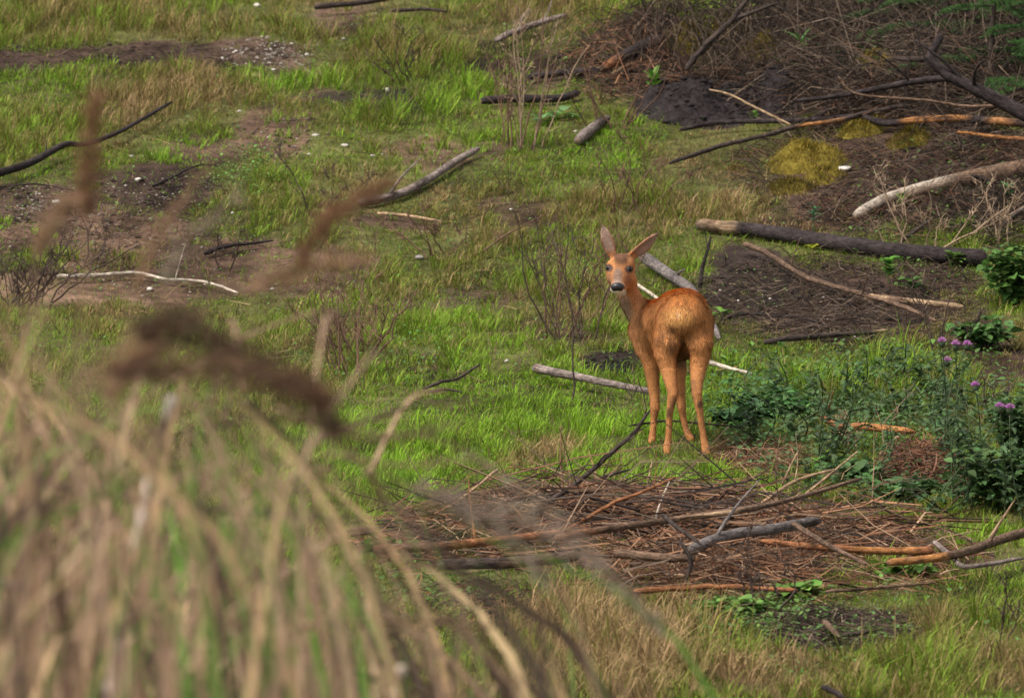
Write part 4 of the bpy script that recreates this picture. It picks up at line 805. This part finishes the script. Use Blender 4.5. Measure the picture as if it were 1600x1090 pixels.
def seedling(u, v, hpx, n, c, lab, L=.06, wr=.35, up=.7, prof=OVAL):
    b = hit([u], [v])[0]; b[2] = gz(b[0], b[1]); h = hpx * mpp(b[1]); o = empty('seedling', b, lab, 'plant'); s = np.linspace(0, 1, 6)[:, None]
    Q = b + np.array([rng.normal() * .02, 0, h]) * s - [0, 0, .01]; V, F = tube(Q, np.linspace(.003, .0015, 6), 5); mesh_obj('stem', V, F, M_LEAF, np.array(c) * .7, parent=o)
    for q in range(n):
        t = U(.35, 1); az = q * 2.4 + U(-.3, .3); D = np.array([[math.cos(az), math.sin(az), up * U(.5, 1.3)]]); P = (b + np.array([0, 0, h * t]))[None]
        N = np.cross(np.cross(D, [0, 0, 1.0]), D); V, F, C = leaves(P, D, N, np.array([L * U(.7, 1.2)]), np.array([L * wr * U(.8, 1.1)]), jit(c, 1, .12), prof, .35); mesh_obj('leaf', V, F, M_LEAF, C, parent=o)
    LOW.append((b[0], b[1], .5, .08, .3))
for a in [(1268, 398, 18, 6, (.30, .34, .02), 'yellow-leaved seedling sprouting in front of the blackened log', .05), (1390, 445, 40, 12, (.11, .24, .03), 'green seedling with broad leaves below the blackened log', .075, .5),
          (1425, 465, 34, 9, (.09, .20, .035), 'second broad-leaved seedling growing under the blackened log', .08, .5), (1490, 420, 24, 7, (.13, .25, .05), 'pale seedling at the thick end of the blackened log', .07, .5),
          (1022, 165, 45, 14, (.11, .24, .03), 'upright fresh green plant between grass and the root mound', .12, .18, 2.2, LANCE), (1272, 362, 44, 22, (.06, .17, .07), 'blue-green spruce seedling above the blackened log', .045, .16, .6, LANCE),
          (1408, 330, 22, 8, (.13, .26, .04), 'bright seedling in front of the curved bleached log', .06, .22, 1.6, LANCE), (1128, 500, 16, 5, (.12, .25, .03), 'single broad green leaf plant beside the rump', .07, .4, .5),
          (842, 197, 14, 5, (.13, .27, .09), 'pale broad-leaved plant by the foot of the tall dead stems', .09, .3, .8), (878, 188, 14, 5, (.13, .27, .09), 'pale broad-leaved plant near the charred log', .10, .3, .5),
          (1575, 318, 30, 14, (.05, .16, .05), 'small dark green tuft above the bleached log end', .07, .14, 1.2, LANCE), (1410, 712, 26, 9, (.24, .34, .04), 'yellow-green seedling under the orange wood', .05, .3),
          (1275, 745, 30, 10, (.15, .28, .04), 'light green seedling at the foot of the dark thistle', .05, .3), (1448, 775, 24, 8, (.26, .30, .03), 'yellowing seedling in front of the reddish needle pile', .05, .3),
          (1250, 110, 50, 12, (.07, .16, .035), 'arching grass-green plant in the brash by the moss clump', .16, .06, 1.2, LANCE), (1180, 195, 20, 5, (.12, .22, .03), 'tiny green sprout by the root mound', .05, .2, 1.5, LANCE)]:
    seedling(*a)
def spruce(u, v, h, lab, nb=16):
    b = hit([u], [v])[0]; b[2] = gz(b[0], b[1]); o = empty('young_spruce', b, lab, 'tree', 'young spruces on the bank'); s = np.linspace(0, 1, 8)[:, None]
    V, F = tube(b + np.array([.05, 0, h]) * s - [0, 0, .02], np.linspace(.018, .004, 8), 7); bark_coords(mesh_obj('trunk', V, F, M_BARK, np.array([.06, .045, .038]), parent=o), b + np.array([.05, 0, h]) * s - [0, 0, .02], 7)
    A = Acc(); Bk = Acc()
    for q in range(nb):
        t = U(.08, .95); az = q * 2.4; L = h * (.12 + .55 * (1 - t)); d = np.array([math.cos(az), math.sin(az), .1]); s = np.linspace(0, 1, 8)[:, None]
        Q = b + np.array([.05 * t, 0, h * t]) + d * L * s - np.array([0, 0, .22 * L]) * s ** 2; Bk.add(*tube(Q, np.linspace(.006, .002, 8), 4), np.array([.07, .05, .04]))
        m = 13; tt = np.linspace(.2, 1, m); axis = [(Q[0], Q[-1])]; side = norm(np.cross(d, [0, 0, 1.0]))
        for z in tt:
            c0 = Q[int(z * 7)]
            for sg in (-1, 1): axis.append((c0, c0 + (d * .7 + side * sg) * L * .33 * (1.15 - z) + np.array([0, 0, -.03 * L])))
        for (a0, a1) in axis:
            l = np.linalg.norm(a1 - a0); n = max(10, int(l * 520)); P = a0 + (a1 - a0) * U(0, 1, n)[:, None]; D = norm(a1 - a0) * .8 + rng.normal(size=(n, 3)) * .6
            A.add(*twigs(P, D, U(.012, .022, n), np.full(n, .0011), jit((.075, .16, .042), n, .25), .02, 3))
    Bk.build('branches', M_TWIG, parent=o, kind='stuff', smooth=False); A.build('needles', M_LEAF, parent=o, kind='stuff', smooth=False)
for (u, v, h, lab) in [(1545, 128, .8, 'small dark spruce standing behind the heavy forked branch'), (1620, 150, .9, 'spruce growing out of the brash past the forked branch'), (1475, 70, .7, 'little spruce above the top of the forked branch'), (1400, 45, .5, 'low spruce in the brash near the bright moss cushion'), (1590, 60, .8, 'spruce rising furthest up the bank')]:
    spruce(u, v, h, lab, 20)
# low weeds under the thistles, uncountable
wd = Acc()
for (n, u, v, ru, rv, c, l) in [(4600, 1400, 690, 270, 120, (.075, .13, .042), (.012, .036)), (1300, 1180, 650, 100, 60, (.07, .15, .035), (.015, .04)), (900, 1350, 580, 240, 40, (.09, .17, .035), (.015, .04)),
                                (500, 1180, 970, 120, 30, (.10, .18, .04), (.012, .03)), (500, 600, 560, 140, 50, (.09, .19, .045), (.01, .025)), (500, 380, 275, 70, 40, (.12, .22, .05), (.01, .025)), (900, 1480, 350, 160, 130, (.10, .17, .04), (.01, .03)), (400, 650, 930, 120, 50, (.10, .18, .04), (.015, .03)), (900, 1500, 95, 130, 60, (.06, .13, .04), (.02, .05)), (300, 1290, 90, 90, 40, (.09, .16, .04), (.03, .07)), (1400, 1300, 640, 190, 60, (.075, .135, .042), (.015, .04)), (5200, 600, 400, 640, 380, (.10, .19, .045), (.008, .022)), (900, 1350, 1000, 260, 80, (.10, .18, .045), (.01, .028))]:
    a, b, _ = in_blob(n, u, v, ru, rv); P = hit(a, b); P[:, 2] = gz(P[:, 0], P[:, 1]) + U(0, .05, n) * (2 if n == 4600 else 1); az = U(0, 6.28, n); el = U(0, .9, n); L = U(*l, n)
    D = np.stack([np.cos(az) * np.cos(el), np.sin(az) * np.cos(el), np.sin(el)], -1); wd.add(*leaves(P, D, np.cross(np.cross(D, [0, 0, 1.0]), D), L, L * U(.2, .4, n), jit(c, n, .25, .08), LANCE))
wd.build('low_weeds', M_LEAF, kind='stuff', label='low leafy weeds carpeting the thistle thicket and clearing', cat='weeds')

# ------------------------------------------------------------------ the near bank: tall out-of-focus grass and plumes
rng = np.random.default_rng(5)
def ribbon(P, W, side):
    n = len(P); V = np.stack([P - side * W[:, None] * .5, P + side * W[:, None] * .5], 1).reshape(-1, 3); i = np.arange(n - 1)[:, None] * 2
    return V, (i + np.array([0, 1, 3, 2])[None])
STRAW = np.array([[.62, .40, .22], [.50, .33, .22], [.34, .215, .14], [.18, .112, .075]]); GRN = np.array([[.17, .30, .055], [.13, .26, .045], [.22, .31, .08]]); DRK = np.array([[.10, .068, .05], [.07, .05, .04]])
tg = Acc(); s8 = np.linspace(0, 1, 9)[:, None]
vt = lambda u: np.interp(u, [-400, 0, 200, 400, 520, 650, 800, 950, 1080, 1200], [430, 480, 540, 620, 690, 800, 930, 1030, 1120, 1180])
def blade(u, v, d, w, c, lean):
    tip = at(u, v, d - DCAM); x0 = tip[0] - lean * .5 + rng.normal() * .05; y0 = d - DCAM + rng.normal() * .15; b = np.array([x0, y0, gz(x0, y0) - .02]); hgt = tip[2] - b[2]
    arch = abs(lean) * .35 + .06; Q = b * (1 - s8) + tip * s8 + np.array([-lean * .22, 0, arch * hgt * .45]) * (np.sin(s8 * np.pi) * (.4 + .6 * s8))
    Wd = w * np.array([.7, .95, 1, 1, .95, .85, .7, .45, .08]); a = U(0, 6.28); side = np.array([math.cos(a), .6 * math.sin(a), .15]); tg.add(*ribbon(Q, Wd, side), np.clip(c * U(.75, 1.25), .02, .7))
for q in range(900):
    u = U(-420, 1080) if q % 3 else U(-420, 560); v = vt(u) + rng.exponential(235) - 40 * abs(rng.normal()); d = U(9.5, 15.0) if u < 650 else U(11.5, 16)
    if v > 1400: continue
    g = .10 + .36 * math.exp(-((u - 430) / 150) ** 2); k = U(0, 1)
    c = GRN[rng.integers(3)] if k < g else (DRK[rng.integers(2)] if k > (.90 - .14 * (v > 850)) else STRAW[rng.integers(4)])  # low blades are dark-coloured more often, standing in for shade between tussocks
    blade(u, v, d, U(.003, .012) if q % 6 else U(.012, .020), c, rng.normal() * .62 + .2)
for q in range(330):                                   # dead leaves low in the tussocks, coloured dark in place of shadow pockets
    u, v = U(-250, 560), U(800, 1150); blade(u, v + .25 * u * (u > 0) * .3, U(13.5, 15.5), U(.008, .018), DRK[q % 2] * .8, rng.normal() * .6)
for q in range(70):                                    # broad straw leaves, some bent over
    u = U(-150, 620); blade(u, vt(u) + U(60, 480), U(13, 16.5), U(.012, .022), STRAW[q % 3], rng.normal() * .55 + .2)
for q in range(75):                                    # tangled dead stalks
    u, v, d = U(-150, 620), U(560, 1150), U(11.5, 15); v = max(v, vt(u)); L = U(90, 330); an = rng.normal() * .5 + (0 if q % 2 else 1.1); k = (STRAW[1], STRAW[2], STRAW[3], DRK[0])[q % 4]
    px = np.array([(u, v), (u + L * .5 * math.cos(an), v - L * .5 * math.sin(an) - 22 * rng.normal()), (u + L * math.cos(an), v - L * math.sin(an) * U(.4, 1))])
    Q = spline(at(px[:, 0], px[:, 1], d - DCAM + np.array([0, .1, .25])), 12); tg.add(*tube(Q, np.linspace(.0045, .002, 12) * U(.5, 1.3), 5), np.clip(k * U(.7, 1.3), .02, .7))
for (u, v, d, w, k, ln) in [(262, 740, 9, .014, 0, .28), (120, 930, 8.6, .014, 0, .25), (255, 1000, 9, .013, 0, .15), (300, 740, 10, .009, 1, .2), (60, 900, 8.8, .010, 1, -.15), (470, 720, 10, .011, 4, .35), (420, 760, 9.5, .010, 4, .2), (500, 850, 10, .012, 4, .3), (360, 700, 9.5, .009, 5, .1),
                            (600, 800, 11, .008, 4, .25), (40, 520, 9, .010, 6, .1), (190, 600, 9, .010, 4, .12), (330, 560, 9, .008, 4, .15), (860, 950, 13, .007, 4, .05), (880, 940, 13, .007, 6, 0), (700, 960, 11, .010, 4, .3), (620, 1040, 10, .012, 0, .05), (560, 930, 10, .010, 2, .1), (10, 760, 9, .009, 0, .3), (170, 640, 9.5, .008, 1, .15)]:
    blade(u, v, d + 2.5, w * 1.25, np.vstack([STRAW, GRN])[k], ln)
tg.build('tall_grass', M_GRASS, kind='stuff', label='tall blurred straw and green grass growing on the near bank', cat='grass')
def plume(lab, stem, head, d, wpx, c, n=900, name='grass_stem'):
    d = d + 2.2
    h = spline(at(*np.array(head, float).T, d - DCAM), 24); s = np.array(stem, float); S_ = at(s[:, 0], s[:, 1], d - DCAM); b = S_[0] + np.array([-.05, 0, 0]); b[2] = gz(b[0], b[1]) - .02
    st = spline(np.vstack([b, S_, h[:1]]), 24); o = empty(name, b, lab, 'grass'); V, F = tube(np.vstack([st, h[1:]]), np.linspace(.0022, .0008, 47), 5); mesh_obj('stem', V, F, M_GRASS, np.array([.30, .20, .12]), parent=o)
    i = rng.integers(0, 23, n); P = h[i] + (h[np.minimum(i + 1, 23)] - h[i]) * U(0, 1, n)[:, None]; T = norm(h[np.minimum(i + 1, 23)] - h[i]); R = wpx * (d / FPX) * np.sin(np.clip(i / 23 * .9 + .08, 0, 1) * np.pi) ** .6
    D = T * 1.0 + norm(rng.normal(size=(n, 3))) * .8; Vb, Fb, C = twigs(P + rng.normal(size=(n, 3)) * (R * .42)[:, None], D, U(.010, .026, n), np.full(n, .0009), jit(c, n, .25), .1); mesh_obj('seed_head', Vb, Fb, M_GRASS, C, parent=o, kind='stuff', smooth=False)
PB, PD, PT, PG = (.26, .135, .075), (.12, .072, .048), (.40, .25, .15), (.34, .27, .21)
plume('upright brown grass plume standing in front of the knuckled branch', [(120, 600), (133, 420)], [(134, 340), (137, 260), (150, 158)], 9.5, 26, PB, 520)
plume('brown grass plume arching up to meet the grey flaking log', [(330, 680), (425, 480)], [(465, 420), (500, 360), (545, 320), (612, 288)], 9.5, 20, PB, 520)
plume('thick dark drooping grass plume hanging over the short grass', [(120, 700), (180, 545)], [(212, 522), (275, 508), (350, 545), (430, 590), (535, 672)], 8.8, 46, PD, 1500)
plume('second dark drooping plume lying under the thick one', [(60, 760), (130, 600)], [(165, 580), (250, 575), (360, 578), (470, 600), (505, 625)], 8.6, 34, (.17, .095, .058), 900)
plume('short orange plume below the upright brown one', [(30, 620), (50, 450)], [(58, 400), (80, 350), (108, 315)], 9.2, 18, PT, 230)
plume('tan feathery plume lying across the pinkish soil', [(240, 700), (330, 470)], [(390, 450), (470, 420), (565, 405)], 9.5, 20, PT, 230)
plume('pale arching grass plume crossing the stick heap', [(420, 720), (580, 735)], [(640, 760), (800, 800), (930, 880), (1035, 985)], 10.5, 24, PG, 420)
plume('pale short plume hanging below the arching one', [(440, 800), (600, 790)], [(700, 790), (790, 830), (850, 910)], 10.5, 20, PG, 230)
plume('wispy pale plume over the bare soil beside the short orange one', [(180, 700), (200, 500)], [(215, 450), (250, 360), (325, 265)], 9.5, 20, PT, 120)
plume('thin pale plume leaning towards the charred short stick', [(230, 720), (250, 500)], [(255, 450), (285, 380), (385, 300)], 9.8, 16, PG, 90)
plume('orange plume patch sunk low among the green blades', [(100, 900), (150, 700)], [(165, 620), (200, 570), (230, 540)], 8.8, 40, PT, 380)
plume('long pale grass plume drooping towards the straw grass', [(500, 760), (620, 680)], [(720, 700), (850, 790), (960, 900)], 11, 16, PG, 160)
# near stalks
def near_stick(lab, pts, d, r, c, zones=()):
    d = d + 3; r = r * 1.2
    P = spline(at(*np.array(pts, float).T, d - DCAM), 24); b = P[0].copy(); b[2] = gz(b[0], b[1]) - .03
    if P[0][2] - b[2] > .03: P = np.vstack([spline(np.vstack([b, P[0]]), 6)[:-1], P])
    n = len(P); V, F = tube(P, np.linspace(r, r * .7, n), 7, .1, 3); C = np.tile(np.array(c), (len(V), 1))
    for a, e, z in zones: C[int(a * n) * 7:int(e * n) * 7] = z
    bark_coords(mesh_obj('stalk', V, F, M_BARK, C, label=lab, cat='stalk'), P, 7)
near_stick('dark thin stalk leaning across the blurred tall grass', [(-60, 715), (60, 750), (200, 780), (380, 800), (540, 812)], 10, .0045, (.075, .055, .045))
near_stick('broken stalk, pale above and dark below, standing in tall grass', [(190, 960), (215, 840), (240, 720), (270, 618)], 8.8, .007, (.085, .062, .052), [(.42, .66, (.62, .50, .42)), (.9, 1, (.5, .42, .36))])
near_stick('pale cut stalk low in the tall grass', [(165, 1130), (185, 1000)], 8.8, .010, (.45, .36, .30))
near_stick('pinkish pale stub of a stalk beneath the green blades', [(610, 1130), (628, 1040)], 9.5, .008, (.60, .46, .38))
near_stick('thin dark stalk bent low in the tall grass', [(-40, 900), (100, 935), (200, 930)], 9.5, .006, (.20, .15, .12))

# ------------------------------------------------------------------ grass: uncountable, one object
GX0, GX1, GY0, GY1, GC = -5.5, 5.5, -12.5, 17.0, .04
lowmap = np.ones((int((GX1 - GX0) / GC), int((GY1 - GY0) / GC)))
for (x, y, f, r, fr) in LOW:
    i0, i1 = int((x - r - GX0) / GC), int((x + r - GX0) / GC) + 1; j0, j1 = int((y - fr - GY0) / GC), int((y + r * .6 - GY0) / GC) + 1
    if i1 > 0 and j1 > 0: lowmap[max(i0, 0):i1, max(j0, 0):j1] = np.minimum(lowmap[max(i0, 0):i1, max(j0, 0):j1], f)
def lowf(x, y):
    i = np.clip(((x - GX0) / GC).astype(int), 0, lowmap.shape[0] - 1); j = np.clip(((y - GY0) / GC).astype(int), 0, lowmap.shape[1] - 1)
    return lowmap[i, j]
def scatter(n, d0=22.5, d1=48):
    d = np.sqrt(U(0, 1, n) * (d1 ** 2 - d0 ** 2) + d0 ** 2); d = d0 + (d1 - d0) * ((d - d0) / (d1 - d0)) ** 1.12
    x = U(-1, 1, n) * (.062 * d + 1.0); return x, d - DCAM
NT = 84000
x, y = scatter(NT); cov, ton, lit, lsh, ht = veg(x, y); clump = fbm(x / .22, y / .3, 101, 2)
keep = U(0, 1, NT) < cov * np.clip(.78 + .9 * clump, .15, 1); x, y, cov, lsh, ht, clump = [q[keep] for q in (x, y, cov, lsh, ht, clump)]
lf = lowf(x, y); nt_ = len(x); hh = .74 * ht * np.clip(1 + 1.7 * clump + .3 * rng.normal(size=nt_), .35, 2.2) * lf * (.55 + .45 * cov)
nb = rng.integers(6, 15, nt_); big = U(0, 1, nt_) < .04; hh = np.where(big, hh * 1.5, hh); nb = np.where(big, nb + 10, nb)
ix = np.repeat(np.arange(nt_), nb); N = len(ix)
rad = np.abs(rng.normal(size=N)) * .022 * np.where(big[ix], 1.2, 1); an = U(0, 2 * np.pi, N)
bx, by = x[ix] + rad * np.cos(an), y[ix] + rad * np.sin(an)
stops = np.array([[.36, .235, .12], [.25, .18, .075], [.165, .172, .032], [.165, .245, .028], [.198, .345, .026]])
def ramp(l):
    l = np.clip(l, 0, .9999) * 4; i = l.astype(int); f = (l - i)[:, None]; return stops[i] * (1 - f) + stops[np.minimum(i + 1, 4)] * f
tl = lsh + rng.normal(size=nt_) * .13; bl = np.clip(tl[ix] + rng.normal(size=N) * .10, 0, 1)
dead = U(0, 1, N) < (.18 - .15 * lsh[ix]); bl = np.where(dead, U(0, .25, N), bl)
C = ramp(bl) * (1 + rng.normal(size=(N, 1)) * .28)
bh = hh[ix] * U(.55, 1.25, N); P = np.stack([bx, by, gz(bx, by) - .004], -1)
V, T, C = blades(P, an + rng.normal(size=N) * .8, bh, U(.0026, .0052, N), np.clip(np.abs(rng.normal(size=N)) * .62 + .2, 0, 1.4), np.clip(C, .01, .6))
# short turf between the tufts
N2 = 420000; x, y = scatter(N2); cov, ton, lit, lsh, ht = veg(x, y); ok = U(0, 1, N2) < cov * .95; x, y, lsh = x[ok], y[ok], lsh[ok]; m2 = len(x); az = U(0, 6.28, m2)
hh = U(.015, .045, m2); w2 = U(.003, .0055, m2); b2 = np.stack([x, y, gz(x, y) - .003], -1); sx = np.stack([np.cos(az), np.sin(az), 0 * az], -1)
lean2 = np.stack([rng.normal(size=m2) * .6, rng.normal(size=m2) * .6, np.ones(m2)], -1) * hh[:, None]
V2 = np.stack([b2 - sx * w2[:, None] * .5, b2 + sx * w2[:, None] * .5, b2 + lean2], 1).reshape(-1, 3)
l2 = np.where(U(0, 1, m2) < .14, U(0, .3, m2), np.clip(lsh + rng.normal(size=m2) * .12, 0, 1)); C2 = np.clip(ramp(l2) * .92 * (1 + rng.normal(size=(m2, 1)) * .25), .01, .6)
T2 = np.arange(m2 * 3).reshape(-1, 3) + len(V); V = np.concatenate([V, V2]); T = np.concatenate([T, T2]); C = np.concatenate([C, np.repeat(C2, 3, 0)])
mesh_obj('grass', V, T, M_GRASS, C, kind='stuff', label='short green and straw grass covering the clearing', cat='grass')
